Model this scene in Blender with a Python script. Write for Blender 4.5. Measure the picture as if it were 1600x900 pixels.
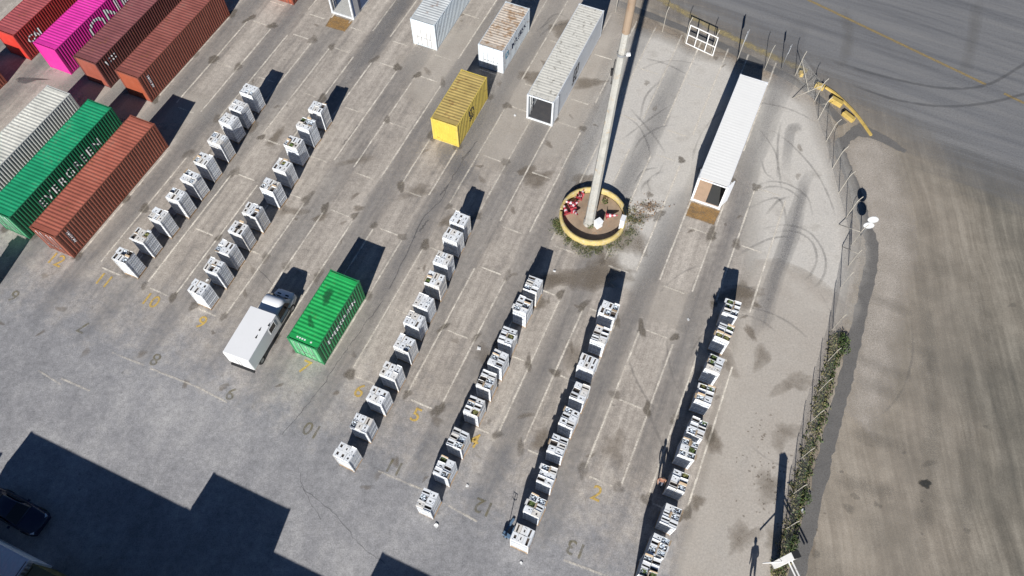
import bpy, bmesh, math, random
from mathutils import Vector, Matrix, noise as mnoise

# ---------------------------------------------------------------- camera, sky, sun, exposure
scene = bpy.context.scene
for o in list(bpy.data.objects):
    bpy.data.objects.remove(o, do_unlink=True)
R = math.radians
cam_d = bpy.data.cameras.new('camera'); cam = bpy.data.objects.new('camera', cam_d)
scene.collection.objects.link(cam)
cam.location = (0, 0, 49.9); cam.rotation_euler = (R(90 - 61.07), 0, 0)
cam_d.sensor_width = 36; cam_d.lens = 36 * 1162.1 / 1600
cam_d.clip_start = 0.5; cam_d.clip_end = 2000
scene.camera = cam

SUN_EL, SUN_AZ = 29.1, 255.8            # azimuth measured from +x towards +y
w = bpy.data.worlds.new('World'); scene.world = w; w.use_nodes = True
nt = w.node_tree
bg = nt.nodes['Background']
sky = nt.nodes.new('ShaderNodeTexSky'); sky.sky_type = 'NISHITA'; sky.sun_disc = False
sky.sun_elevation = R(SUN_EL); sky.sun_rotation = R(90 - SUN_AZ)
sky.air_density = 0.6; sky.dust_density = 0.0; sky.ozone_density = 5.0; sky.altitude = 50
nt.links.new(sky.outputs[0], bg.inputs[0]); bg.inputs[1].default_value = 0.05
sun_d = bpy.data.lights.new('sun', 'SUN'); sun_d.energy = 5.0; sun_d.angle = R(0.5); sun_d.color = (1, 0.975, 0.945)
sun = bpy.data.objects.new('sun', sun_d); scene.collection.objects.link(sun)
sd = Vector((math.cos(R(SUN_EL)) * math.cos(R(SUN_AZ)), math.cos(R(SUN_EL)) * math.sin(R(SUN_AZ)), math.sin(R(SUN_EL))))
sun.rotation_euler = (-sd).to_track_quat('-Z', 'Y').to_euler(); sun.location = (0, 0, 60)
vs = scene.view_settings
vs.view_transform = 'Standard'; vs.look = 'None'; vs.gamma = 1; vs.use_curve_mapping = False; vs.exposure = 0.5
scene.render.engine = 'CYCLES'
scene.cycles.transparent_max_bounces = 24
scene.cycles.max_bounces = 6

# ---------------------------------------------------------------- helpers
COL = scene.collection
rnd = random.Random(11)
YAW = 66.3
DS = Vector((math.cos(R(YAW)), math.sin(R(YAW)), 0)); DT = Vector((math.sin(R(YAW)), -math.cos(R(YAW)), 0))
def ST(s, t, z=0.0):                      # yard grid: s along the bays, t across them
    return DS * s + DT * t + Vector((0, 0, z))

def lin(c): c /= 255; return c / 12.92 if c <= 0.04045 else ((c + 0.055) / 1.055) ** 2.4
def C(r, g, b): return (lin(r), lin(g), lin(b), 1)

class MB:
    def __init__(self): self.v = []; self.f = []; self.m = []; self.sm = []; self.a = {}
    def vert(self, p, a=None):
        self.v.append(tuple(p))
        if a is not None: self.a[len(self.v) - 1] = a
        return len(self.v) - 1
    def face(self, idx, m=0, smooth=False): self.f.append(tuple(idx)); self.m.append(m); self.sm.append(smooth)
    def poly(self, pts, m=0): self.face([self.vert(p) for p in pts], m)
    def box(self, c, d, m=0, M=None, skip=''):
        x, y, z = d[0] / 2, d[1] / 2, d[2] / 2; c = Vector(c)
        P = [Vector(q) for q in ((-x,-y,-z),(x,-y,-z),(x,y,-z),(-x,y,-z),(-x,-y,z),(x,-y,z),(x,y,z),(-x,y,z))]
        if M is not None: P = [M @ q for q in P]
        i = [self.vert(q + c) for q in P]
        for k, q in {'b':(0,3,2,1),'t':(4,5,6,7),'s':(0,1,5,4),'e':(1,2,6,5),'n':(2,3,7,6),'w':(3,0,4,7)}.items():
            if k not in skip: self.face([i[j] for j in q], m)
        return self
    def bounds(self, x0, x1, y0, y1, z0, z1, m=0, skip=''):
        return self.box(((x0+x1)/2, (y0+y1)/2, (z0+z1)/2), (x1-x0, y1-y0, z1-z0), m, None, skip)
    def tube(self, pts, r, n=6, m=0, cap=True, smooth=True):
        pts = [Vector(p) for p in pts]; rr = r if isinstance(r, (list, tuple)) else [r] * len(pts)
        rings = []
        for k, p in enumerate(pts):
            d = (pts[min(k+1, len(pts)-1)] - pts[max(k-1, 0)]).normalized()
            u = d.cross(Vector((0, 0, 1)));
            if u.length < 1e-4: u = Vector((1, 0, 0))
            u.normalize(); v = d.cross(u)
            rings.append([self.vert(p + (u * math.cos(2*math.pi*j/n) + v * math.sin(2*math.pi*j/n)) * rr[k]) for j in range(n)])
        for a, b in zip(rings, rings[1:]):
            for j in range(n): self.face((a[j], a[(j+1) % n], b[(j+1) % n], b[j]), m, smooth)
        if cap: self.face(rings[0][::-1], m); self.face(rings[-1], m)
        return self
    def lathe(self, prof, n=24, m=0, c=(0,0,0), smooth=True, a0=0, a1=2*math.pi):
        full = abs(a1 - a0 - 2*math.pi) < 1e-6; cnt = n if full else n + 1
        rings = [[self.vert((c[0] + r*math.cos(a0+(a1-a0)*j/n), c[1] + r*math.sin(a0+(a1-a0)*j/n), c[2] + z)) for j in range(cnt)] for r, z in prof]
        for a, b in zip(rings, rings[1:]):
            for j in range(n): self.face((a[j], a[(j+1) % cnt], b[(j+1) % cnt], b[j]), m, smooth)
        return self
    def mesh(self, name, mats):
        me = bpy.data.meshes.new(name); me.from_pydata(self.v, [], self.f)
        for x in mats: me.materials.append(x)
        if self.m: me.polygons.foreach_set('material_index', self.m); me.polygons.foreach_set('use_smooth', self.sm)
        if self.a:
            at = me.attributes.new('fa', 'FLOAT', 'POINT')
            at.data.foreach_set('value', [self.a.get(i, 0.0) for i in range(len(self.v))])
        me.update(); return me

def link(name, me, parent=None, loc=(0,0,0), rz=0.0):
    o = bpy.data.objects.new(name, me); COL.objects.link(o)
    o.location = loc; o.rotation_euler = (0, 0, rz)
    if parent is not None: o.parent = parent
    return o
def obj(name, mb, mats, parent=None, loc=(0,0,0), rz=0.0):
    return link(name, mb.mesh(name, mats if isinstance(mats, (list, tuple)) else [mats]), parent, loc, rz)
def tag(o, label=None, cat=None, group=None, kind=None):
    if label: o['label'] = label
    if cat: o['category'] = cat
    if group: o['group'] = group
    if kind: o['kind'] = kind
    return o
def thing(name, label, cat, loc, rz=0.0, group=None):
    return tag(link(name, None, None, loc, rz), label, cat, group)

# ---------------------------------------------------------------- materials
def nodes(name):
    m = bpy.data.materials.new(name); m.use_nodes = True
    return m, m.node_tree, m.node_tree.nodes['Principled BSDF'], m.node_tree.links
def N(t, kind, **k):
    n = t.nodes.new(kind)
    for a, b in k.items():
        if a in n.inputs: n.inputs[a].default_value = b
        else: setattr(n, a, b)
    return n
def mixc(t, fac, a, b, blend='MIX'):
    n = t.nodes.new('ShaderNodeMix'); n.data_type = 'RGBA'; n.blend_type = blend
    for sock, val in ((n.inputs[0], fac), (n.inputs[6], a), (n.inputs[7], b)):
        if hasattr(val, 'is_linked'): t.links.new(val, sock)
        else: sock.default_value = val
    return n.outputs[2]
def mapr(t, val, a, b, c=0.0, d=1.0):
    n = t.nodes.new('ShaderNodeMapRange'); n.inputs[1].default_value = a; n.inputs[2].default_value = b
    n.inputs[3].default_value = c; n.inputs[4].default_value = d; t.links.new(val, n.inputs[0]); return n.outputs[0]
def math_(t, op, a, b=0.0):
    n = t.nodes.new('ShaderNodeMath'); n.operation = op
    for sock, val in ((n.inputs[0], a), (n.inputs[1], b)):
        if hasattr(val, 'is_linked'): t.links.new(val, sock)
        else: sock.default_value = val
    return n.outputs[0]
def coords(t, kind='Object', rot=0.0, scale=(1,1,1)):
    tc = t.nodes.new('ShaderNodeTexCoord'); mp = t.nodes.new('ShaderNodeMapping')
    mp.vector_type = 'TEXTURE'
    mp.inputs['Rotation'].default_value = (0, 0, rot); mp.inputs['Scale'].default_value = tuple(1 / q for q in scale)
    t.links.new(tc.outputs[kind], mp.inputs[0]); return mp.outputs[0]
def nz(t, co, scale, detail=4, rough=0.55):
    n = t.nodes.new('ShaderNodeTexNoise'); n.inputs['Scale'].default_value = scale
    n.inputs['Detail'].default_value = detail; n.inputs['Roughness'].default_value = rough
    t.links.new(co, n.inputs['Vector']); return n.outputs[0]

def paint(name, rgb, rough=0.5, var=0.12, scale=2.0, metal=0.0, rust=0.0, dirt=0.25, rustc=None):
    """painted or plain surface: uneven tone, grime and, if asked, rust patches"""
    m, t, p, L = nodes(name)
    co = coords(t)
    base = rgb
    n1 = nz(t, co, scale, 5, 0.6); n2 = nz(t, co, scale * 9, 3)
    v = mapr(t, n1, 0.3, 0.7, 1 - var, 1 + var)
    c = mixc(t, 1.0, base, mixc(t, 1.0, (1,1,1,1), v, 'MULTIPLY'), 'MULTIPLY')
    if dirt:
        f = mapr(t, math_(t, 'MULTIPLY', n1, n2), 0.27, 0.42, 0, dirt)
        c = mixc(t, f, c, (0.16, 0.13, 0.10, 1))
    if rust:
        n3 = nz(t, co, scale * 1.7, 6, 0.7)
        f = mapr(t, n3, 0.62 - 0.22 * rust, 0.70 - 0.16 * rust, 0, min(1, 0.5 + rust))
        c = mixc(t, f, c, rustc or (0.20, 0.085, 0.03, 1))
    oi = t.nodes.new('ShaderNodeObjectInfo')
    c = mixc(t, 1.0, c, mapr(t, oi.outputs['Random'], 0, 1, 0.93, 1.05), 'MULTIPLY')
    L.new(c, p.inputs['Base Color']); p.inputs['Roughness'].default_value = rough; p.inputs['Metallic'].default_value = metal
    return m
def plain(name, rgb, rough=0.5, metal=0.0):
    m, t, p, L = nodes(name); p.inputs['Base Color'].default_value = rgb
    p.inputs['Roughness'].default_value = rough; p.inputs['Metallic'].default_value = metal; return m

def ground_mat(name, c1, c2, grain=0.5, rot=0.0, stretch=(1,1,1), big=0.06, streak=0.0, speck=0.3):
    m, t, p, L = nodes(name)
    co = coords(t); cs = coords(t, 'Object', rot, stretch)
    n1 = nz(t, co, big, 4, 0.6); n2 = nz(t, co, 0.55, 6, 0.62); n3 = nz(t, co, 3.2, 5, 0.72); n4 = nz(t, co, 14, 3, 0.7)
    ns = nz(t, cs, 0.5, 5, 0.6)
    f = math_(t, 'ADD', mapr(t, n1, 0.3, 0.7, -0.15, 0.75), mapr(t, n2, 0.3, 0.7, -0.2, 0.6))
    f = math_(t, 'ADD', math_(t, 'MULTIPLY', f, 1 - streak), math_(t, 'MULTIPLY', mapr(t, ns, 0.3, 0.7, -0.1, 1.1), streak))
    n = t.nodes.new('ShaderNodeClamp'); L.new(f, n.inputs[0])
    c = mixc(t, n.outputs[0], c1, c2)
    c = mixc(t, 1.0, c, mapr(t, n3, 0.25, 0.75, 1 - 0.5 * grain, 1 + 0.5 * grain), 'MULTIPLY')
    c = mixc(t, 1.0, c, mapr(t, n4, 0.25, 0.75, 1 - 0.8 * grain, 1 + 0.8 * grain), 'MULTIPLY')
    if speck:
        vo = t.nodes.new('ShaderNodeTexVoronoi'); vo.inputs['Scale'].default_value = 0.9; L.new(co, vo.inputs['Vector'])
        c = mixc(t, mapr(t, vo.outputs['Distance'], 0.05, 0.12, speck, 0), c, (0.04, 0.035, 0.03, 1))
    L.new(c, p.inputs['Base Color']); p.inputs['Roughness'].default_value = 0.9
    bp = t.nodes.new('ShaderNodeBump'); bp.inputs['Strength'].default_value = 0.35; bp.inputs['Distance'].default_value = 0.02
    L.new(n4, bp.inputs['Height']); L.new(bp.outputs[0], p.inputs['Normal'])
    return m

def ramp3(t, f, c0, c1, c2, a=0.36, b=0.5, c=0.64):
    r = t.nodes.new('ShaderNodeValToRGB'); e = r.color_ramp.elements
    e[0].position = a; e[0].color = c0; e[1].position = c; e[1].color = c2; m = e.new(b); m.color = c1
    t.links.new(f, r.inputs[0]); return r.outputs[0]
def yard_mat():
    """worn yard paving: brown-grey and streaked along the bays, turning to plain blue-grey asphalt towards the front"""
    m, t, p, L = nodes('yard_paving')
    co = coords(t); cg = coords(t, 'Object', R(YAW))
    sp = t.nodes.new('ShaderNodeSeparateXYZ'); L.new(cg, sp.inputs[0])
    low = nz(t, co, 0.10, 6, 0.65); mid = nz(t, co, 0.6, 10, 0.76)
    st1 = nz(t, coords(t, 'Object', R(YAW), (0.045, 0.75, 1)), 1.0, 7, 0.62); st2 = nz(t, coords(t, 'Object', R(YAW + 3), (0.12, 2.6, 1)), 1.0, 5, 0.65)
    fine = nz(t, co, 2.6, 6, 0.72); grain = nz(t, co, 11, 4, 0.75)
    f = math_(t, 'ADD', math_(t, 'MULTIPLY', st1, 0.40), math_(t, 'ADD', math_(t, 'MULTIPLY', low, 0.15), math_(t, 'ADD', math_(t, 'MULTIPLY', mid, 0.25), math_(t, 'MULTIPLY', st2, 0.20))))
    brown = ramp3(t, f, (0.180, 0.166, 0.152, 1), (0.330, 0.293, 0.252, 1), (0.480, 0.432, 0.372, 1), 0.37, 0.48, 0.60)
    g = math_(t, 'ADD', math_(t, 'MULTIPLY', low, 0.4), math_(t, 'ADD', math_(t, 'MULTIPLY', mid, 0.4), math_(t, 'MULTIPLY', st1, 0.2)))
    grey = ramp3(t, g, (0.168, 0.168, 0.174, 1), (0.262, 0.258, 0.260, 1), (0.370, 0.360, 0.350, 1), 0.36, 0.5, 0.63)
    zone = mapr(t, math_(t, 'ADD', sp.outputs[0], mapr(t, mid, 0.3, 0.7, -3, 3)), 8.5, 15.5, 0, 1)
    c = mixc(t, zone, grey, brown)
    c = mixc(t, 1.0, c, mapr(t, fine, 0.3, 0.7, 0.78, 1.22), 'MULTIPLY')
    c = mixc(t, 1.0, c, mapr(t, grain, 0.3, 0.7, 0.68, 1.32), 'MULTIPLY')
    vo = t.nodes.new('ShaderNodeTexVoronoi'); vo.inputs['Scale'].default_value = 0.7; L.new(co, vo.inputs['Vector'])
    c = mixc(t, math_(t, 'MULTIPLY', mapr(t, vo.outputs['Distance'], 0.04, 0.11, 0.55, 0), mapr(t, mid, 0.45, 0.6, 0, 1)), c, (0.05, 0.045, 0.04, 1))
    L.new(c, p.inputs['Base Color']); p.inputs['Roughness'].default_value = 0.9
    bp = t.nodes.new('ShaderNodeBump'); bp.inputs['Strength'].default_value = 0.3; bp.inputs['Distance'].default_value = 0.02
    L.new(grain, bp.inputs['Height']); L.new(bp.outputs[0], p.inputs['Normal'])
    return m
def lot_mat():
    """open lot outside the fence: graded earth with long vehicle streaks, tan near the yard and greyer further out"""
    m, t, p, L = nodes('open_lot_ground')
    co = coords(t); sp = t.nodes.new('ShaderNodeSeparateXYZ'); L.new(co, sp.inputs[0])
    low = nz(t, co, 0.07, 6, 0.65); mid = nz(t, co, 0.4, 10, 0.75)
    wv = t.nodes.new('ShaderNodeVectorMath'); wv.operation = 'ADD'
    n0 = t.nodes.new('ShaderNodeTexNoise'); n0.inputs['Scale'].default_value = 0.05; L.new(co, n0.inputs['Vector'])
    sc = t.nodes.new('ShaderNodeVectorMath'); sc.operation = 'SCALE'; sc.inputs['Scale'].default_value = 3.0; L.new(n0.outputs['Color'], sc.inputs[0])
    tc = coords(t, 'Object', R(86)); L.new(tc, wv.inputs[0]); L.new(sc.outputs[0], wv.inputs[1])
    mp = t.nodes.new('ShaderNodeMapping'); mp.inputs['Scale'].default_value = (0.05, 0.9, 1); L.new(wv.outputs[0], mp.inputs[0])
    st1 = nz(t, mp.outputs[0], 1.0, 8, 0.68)
    mp2 = t.nodes.new('ShaderNodeMapping'); mp2.inputs['Scale'].default_value = (0.16, 3.2, 1); L.new(wv.outputs[0], mp2.inputs[0])
    st2 = nz(t, mp2.outputs[0], 1.0, 5, 0.6); grain = nz(t, co, 9, 4, 0.75)
    f = math_(t, 'ADD', math_(t, 'MULTIPLY', st1, 0.42), math_(t, 'ADD', math_(t, 'MULTIPLY', mid, 0.36), math_(t, 'MULTIPLY', st2, 0.22)))
    d = math_(t, 'SUBTRACT', sp.outputs[0], math_(t, 'ADD', 18.0, math_(t, 'MULTIPLY', math_(t, 'MINIMUM', sp.outputs[1], 30.0), 0.36)))   # metres east of the gutter
    near = mapr(t, math_(t, 'ADD', d, mapr(t, low, 0.3, 0.7, -4, 4)), 0, 11, 1, 0)
    tan = ramp3(t, f, (0.190, 0.155, 0.112, 1), (0.320, 0.272, 0.210, 1), (0.480, 0.420, 0.338, 1), 0.38, 0.5, 0.63)
    gry = ramp3(t, f, (0.104, 0.096, 0.079, 1), (0.166, 0.150, 0.120, 1), (0.265, 0.240, 0.193, 1), 0.38, 0.5, 0.63)
    c = mixc(t, near, gry, tan)
    c = mixc(t, 1.0, c, mapr(t, grain, 0.3, 0.7, 0.78, 1.22), 'MULTIPLY')
    L.new(c, p.inputs['Base Color']); p.inputs['Roughness'].default_value = 0.92
    return m

def decal_mat(name, rgb, strength=1.0, scale=2.0, soft=0.6, grain=0.25, rgb2=None, stretch=None, ang=YAW, amp=1.8, speck=0.45):
    """worn mark lying on the ground: coverage fades with the 'fa' attribute and breaks up with noise"""
    m, t, p, L = nodes(name)
    co = coords(t, 'Object', R(ang) if stretch else 0.0, stretch or (1,1,1))
    at = t.nodes.new('ShaderNodeAttribute'); at.attribute_name = 'fa'
    n1 = nz(t, co, scale, 6, 0.65); n2 = nz(t, coords(t), 7, 4, 0.7)
    a = math_(t, 'ADD', at.outputs['Fac'], math_(t, 'MULTIPLY', math_(t, 'SUBTRACT', n1, 0.5), amp))
    a = mapr(t, a, 0.5 - soft / 2, 0.5 + soft / 2, 0, strength)
    a = math_(t, 'MULTIPLY', a, mapr(t, at.outputs['Fac'], 0.0, 0.12, 0, 1))
    fine = mapr(t, nz(t, coords(t), 11, 3, 0.75), 0.33, 0.67, 0, 1)      # worn coverage breaks into small specks
    a = mapr(t, math_(t, 'MULTIPLY', a, mapr(t, fine, 0, 1, 1 - speck, 1 + speck)), 0, 1, 0, 1)
    c = mixc(t, mapr(t, n1, 0.35, 0.65), rgb, rgb2 or rgb)
    c = mixc(t, 1.0, c, mapr(t, n2, 0.25, 0.75, 1 - grain, 1 + grain), 'MULTIPLY')
    L.new(c, p.inputs['Base Color']); p.inputs['Roughness'].default_value = 0.9
    tr = t.nodes.new('ShaderNodeBsdfTransparent'); mx = t.nodes.new('ShaderNodeMixShader')
    L.new(a, mx.inputs[0]); L.new(tr.outputs[0], mx.inputs[1]); L.new(p.outputs[0], mx.inputs[2])
    L.new(mx.outputs[0], t.nodes['Material Output'].inputs[0]); return m

ZL = [0.006]
def nextz(): ZL[0] += 0.0006; return ZL[0]
EPS = [0]
def lift(z): EPS[0] += 1; return z + 0.00002 * (EPS[0] % 25)
def ribbon(mb, pts, width, feather, z, jit=0.0, peak=1.0, fade=0.0):
    z = lift(z)
    pts = [Vector((p[0], p[1], 0)) for p in pts]; n = len(pts); prev = None
    ws = width if isinstance(width, (list, tuple)) else [width] * n
    for k, p in enumerate(pts):
        d = (pts[min(k+1, n-1)] - pts[max(k-1, 0)]).normalized(); u = Vector((-d.y, d.x, 0))
        e = peak
        if fade: e *= min(1.0, min(k, n - 1 - k) / (fade * n))
        j0, j1 = rnd.uniform(-jit, jit), rnd.uniform(-jit, jit); hw = ws[k] / 2
        row = [mb.vert((p + u * o) + Vector((0,0,z)), a) for o, a in ((-hw-feather+j0, 0), (-hw+j0, e), (hw+j1, e), (hw+feather+j1, 0))]
        if prev:
            for q in range(3): mb.face((prev[q], row[q], row[q+1], prev[q+1])[::-1])
        prev = row
def smooth(pts, per=6, closed=False):
    P = [Vector((p[0], p[1], 0)) for p in pts]; n = len(P); out = []
    rng = range(n if closed else n - 1)
    for i in rng:
        p0 = P[(i-1) % n] if closed or i > 0 else P[i]; p1 = P[i]; p2 = P[(i+1) % n]; p3 = P[(i+2) % n] if closed or i + 2 < n else p2
        for k in range(per):
            u = k / per
            out.append(0.5 * ((2*p1) + (p2-p0)*u + (2*p0-5*p1+4*p2-p3)*u*u + (3*p1-p0-3*p2+p3)*u**3))
    if not closed: out.append(P[-1])
    return out
def blob(mb, c, rx, ry, ang, z, n=20, rough=0.18, peak=1.0, core=0.45):
    z = lift(z); ce = mb.vert((c[0], c[1], z), peak); inner = []; outer = []
    ph = rnd.uniform(0, 6); ca, sa = math.cos(ang), math.sin(ang)
    for k in range(n):
        a = 2 * math.pi * k / n; q = 1 + rough * (math.sin(2*a+ph) * 0.6 + math.sin(3*a+ph*2) * 0.5 + rnd.uniform(-.5, .5))
        x, y = rx * q * math.cos(a), ry * q * math.sin(a); X, Y = x*ca - y*sa, x*sa + y*ca
        inner.append(mb.vert((c[0]+X*core, c[1]+Y*core, z), peak)); outer.append(mb.vert((c[0]+X, c[1]+Y, z), 0.0))
    for k in range(n):
        j = (k+1) % n; mb.face((ce, inner[k], inner[j])); mb.face((inner[k], outer[k], outer[j], inner[j]))
def region(mb, pts, feather, z, peak=1.0):
    """filled outline with a feathered rim (points counter-clockwise)"""
    z = lift(z); P = [Vector((p[0], p[1], 0)) for p in pts]; n = len(P)
    area = sum(P[i].x*P[(i+1) % n].y - P[(i+1) % n].x*P[i].y for i in range(n))
    if area < 0: P = P[::-1]
    inn = [mb.vert((p.x, p.y, z), peak) for p in P]; out = []
    for i in range(n):
        d = (P[(i+1) % n] - P[i-1]).normalized(); o = Vector((d.y, -d.x, 0)) * feather
        out.append(mb.vert((P[i].x+o.x, P[i].y+o.y, z), 0.0))
    mb.face(inn)
    for i in range(n): j = (i+1) % n; mb.face((inn[i], out[i], out[j], inn[j]))


# ---------------------------------------------------------------- ground, yard, road
M_LOT = lot_mat(); M_YARD = yard_mat()
gm = MB(); gm.poly([(-500,-400,0),(500,-400,0),(500,700,0),(-500,700,0)])
ground = tag(obj('ground', gm, M_LOT), kind='structure')

fence_pts = [(10.0,58.0),(14.24,55.3),(16.2,53.9),(18.43,52.28),(20.71,51.4),(23.1,50.4),(25.75,49.64),(26.91,46.51),(26.8,44.4),(27.01,41.95),(26.96,39.06),(26.96,36.54),(27.01,34.06),(26.85,31.44),(26.2,29.5),(25.17,27.6),(23.85,24.08),(22.9,21.45),(21.83,19.18),(20.8,16.9),(19.65,14.32),(18.7,11.95),(17.79,9.68),(16.85,7.5)]
ym = MB()
outl = smooth([(2.0, 62.6)] + fence_pts + [(14.5, 2.0), (9.0, -14.0)], 3)
ym.poly([(p.x, p.y, 0.004) for p in outl[::-1]] + [(-20, 95, 0.004), (-160, 95, 0.004), (-160, -90, 0.004), (-20, -90, 0.004)])
yard = tag(obj('yard', ym, M_YARD), kind='structure')

def decal(name, mb, mat, parent, kind='stuff'):
    o = obj(name, mb, mat, parent)
    if kind: o['kind'] = kind
    return o

# road beyond the fence
M_ROAD = decal_mat('road_asphalt', (0.140, 0.144, 0.153, 1), 0.97, 0.8, 1.0, 0.15, (0.205, 0.203, 0.200, 1), (0.06, 1.0, 1), -26, 1.2)
rm = MB()
region(rm, [(16.70, 64.38), (21.19, 59.71), (25.49, 55.74), (30.26, 52.39), (34.13, 48.79), (37.71, 45.00), (41.65, 41.42), (45.61, 38.68), (75, 40), (130, 70), (130, 130), (-10, 130)], 7.5, 0.006)
road = tag(obj('road', rm, M_ROAD), kind='structure')
# paler sandy band on the lot beside the gutter
M_SAND = decal_mat('sandy_ground', (0.45, 0.40, 0.335, 1), 0.4, 0.35, 1.6, 0.2, (0.262, 0.235, 0.196, 1))
sm_ = MB(); z = nextz()
region(sm_, smooth([(31.76, 43.17), (32.75, 36.68), (32.17, 30.50), (30.88, 23.82), (28.82, 17.85), (26.32, 11.62), (23.90, 5.33), (18.0, 2), (18.4, 7), (20.97, 12.46), (24.95, 21.75), (27.61, 28.18), (28.88, 34.75)], 3, True), 4.5, z)
decal('sandy_band', sm_, M_SAND, ground)
M_SAND2 = decal_mat('pale_sand', (0.47, 0.42, 0.36, 1), 0.7, 0.5, 1.3, 0.2)
sm_ = MB(); z = nextz()
region(sm_, smooth([(30.87, 41.75), (31.55, 39.33), (31.22, 34.76), (29.97, 29.33), (28.31, 25.96), (26.82, 21.75), (24.55, 16.91), (25.75, 21.75), (28.47, 29.32), (29.45, 34.76), (29.21, 40.70)], 3, True), 1.6, z)
decal('pale_sand', sm_, M_SAND2, ground)
# grey-brown drag marks over the lot
M_DRAG = decal_mat('lot_drag_marks', (0.15, 0.138, 0.118, 1), 0.24, 0.6, 1.2, 0.15)
sm_ = MB(); z = nextz()
for q in ([(26.94, 26.95), (28.61, 26.23), (30.07, 25.31)], [(24.95, 21.75), (26.87, 21.00), (28.70, 20.01)], [(24.58, 20.06), (26.46, 19.28), (28.01, 18.23)], [(23.54, 16.35), (25.12, 15.54), (27.21, 15.09)], [(29.12, 22.52), (30.34, 22.17), (30.21, 21.00), (29.33, 19.77)],
          [(21.49, 12.89), (23.52, 12.38), (26.37, 11.83)], [(26.10, 7.60), (27.15, 10.79), (28.74, 15.09), (30.15, 19.77), (31.26, 25.96), (31.67, 30.49)], [(28.54, 7.60), (30.38, 12.47), (32.19, 17.85), (33.18, 22.79)], [(30.75, 6.84), (32.95, 12.48), (34.52, 18.81), (35.48, 24.89), (35.35, 29.33)], [(32.24, 58.82), (31.66, 54.47), (30.18, 50.36)], [(45.55, 59.75), (43.36, 54.49), (41.19, 49.59)]):
    ribbon(sm_, smooth(q, 6), rnd.uniform(0.08, 0.25), 0.55, z, 0.05, 0.7, 0.25)
for q, rx, ry in (((22.64, 11.87), .16, .14), ((22.86, 11.70), .16, .14), ((24.06, 11.24), .18, .12), ((24.29, 11.12), .14, .1), ((19.44, 8.13), .26, .22), ((27.12, 11.46), .12, .1), ((26.76, 14.73), .14, .1), ((29.53, 9.57), .2, .14), ((37.88, 26.08), .25, .16), ((22.19, 10.99), .3, .25), ((26.57, 9.37), .1, .08), ((32.92, 16.55), .16, .12), ((22.24, 13.41), .12, .1), ((28.22, 13.98), .4, .2)):
    blob(sm_, q, rx*1.4, ry*1.4, 0.3, z, 12, 0.3, 1.4)
decal('lot_marks', sm_, M_DRAG, ground)
M_OIL = decal_mat('oil_spot', (0.03, 0.03, 0.026, 1), 0.9, 1.5, 0.7, 0.2)
sm_ = MB(); blob(sm_, (27.68, 12.60), .5, .32, -0.3, nextz(), 18, 0.25, 1.0, 0.5); decal('oil_spot', sm_, M_OIL, ground, None)

# verge of bare earth along the fence
M_EARTH = decal_mat('bare_earth', (0.37, 0.305, 0.235, 1), 0.85, 0.7, 1.0, 0.35, (0.27, 0.215, 0.16, 1))
em = MB(); z = nextz()
ribbon(em, smooth([(8.64, 58.60), (12.75, 55.97), (16.66, 52.94), (21.07, 50.51), (25.30, 48.00), (26.82, 44.62), (27.03, 40.70), (26.94, 36.67), (26.76, 32.89), (26.31, 29.90), (25.01, 27.05), (23.35, 22.77), (21.57, 18.79), (19.58, 14.19), (17.68, 9.56), (16.27, 6.06)], 5),
       [1.6]*10 + [1.3]*20 + [1.1]*46, 0.5, z, 0.22)
ribbon(em, smooth([(26.16, 46.48), (26.05, 43.52), (26.40, 41.39)], 5), 1.1, 0.5, z, 0.2)
for q, rx, ry in (((26.40, 40.56), 1.1, .6), ((26.71, 33.63), .9, .45), ((24.19, 25.95), 1.6, .9), ((26.49, 30.96), .6, .9), ((21.55, 21.75), 1.2, .6), ((23.64, 23.29), .6, .7), ((18.74, 10.78), 1.0, 2.4), ((17.65, 51.30), 1.6, .7), ((14.43, 54.44), 1.8, .7)):
    blob(em, q, rx, ry, 0.2, z, 16, 0.3)
decal('bare_earth', em, M_EARTH, ground)
# smooth grey gutter
M_GUT = decal_mat('gutter_asphalt', (0.128, 0.122, 0.114, 1), 1.0, 1.2, 0.12, 0.12, (0.150, 0.142, 0.132, 1))
um = MB(); z = nextz()
gp = smooth([(8.12, 60.41), (12.32, 58.07), (15.80, 55.98), (19.16, 53.77), (22.39, 51.47), (25.50, 49.09), (27.59, 46.48), (28.91, 43.89)], 8)
ribbon(um, gp, [0.75] * len(gp), 0.06, z, 0.04)
gp = smooth([(30.65, 43.68), (29.31, 42.67), (28.02, 41.25), (28.12, 39.19), (28.37, 36.67), (28.42, 34.13), (28.52, 31.68), (27.88, 29.32), (26.69, 26.50), (25.34, 23.29), (24.02, 20.25), (22.45, 16.90), (20.93, 13.54), (19.38, 9.96), (17.93, 6.63), (16.56, 3.16)], 9)
ribbon(um, gp, [0.9 + 0.22 * mnoise.noise(Vector((k*.3, 1, 2))) for k in range(len(gp))], 0.06, z, 0.07)
gp = smooth([(29.91, 43.39), (31.75, 42.46), (33.55, 40.85)], 6); ribbon(um, gp, [1.1, 1.1, 1.0, .9, .8, .7, .6, .55, .5, .4, .3, .2, .1], 0.3, z, 0.04)
gutter = tag(obj('gutter', um, M_GUT), kind='structure')
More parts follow.
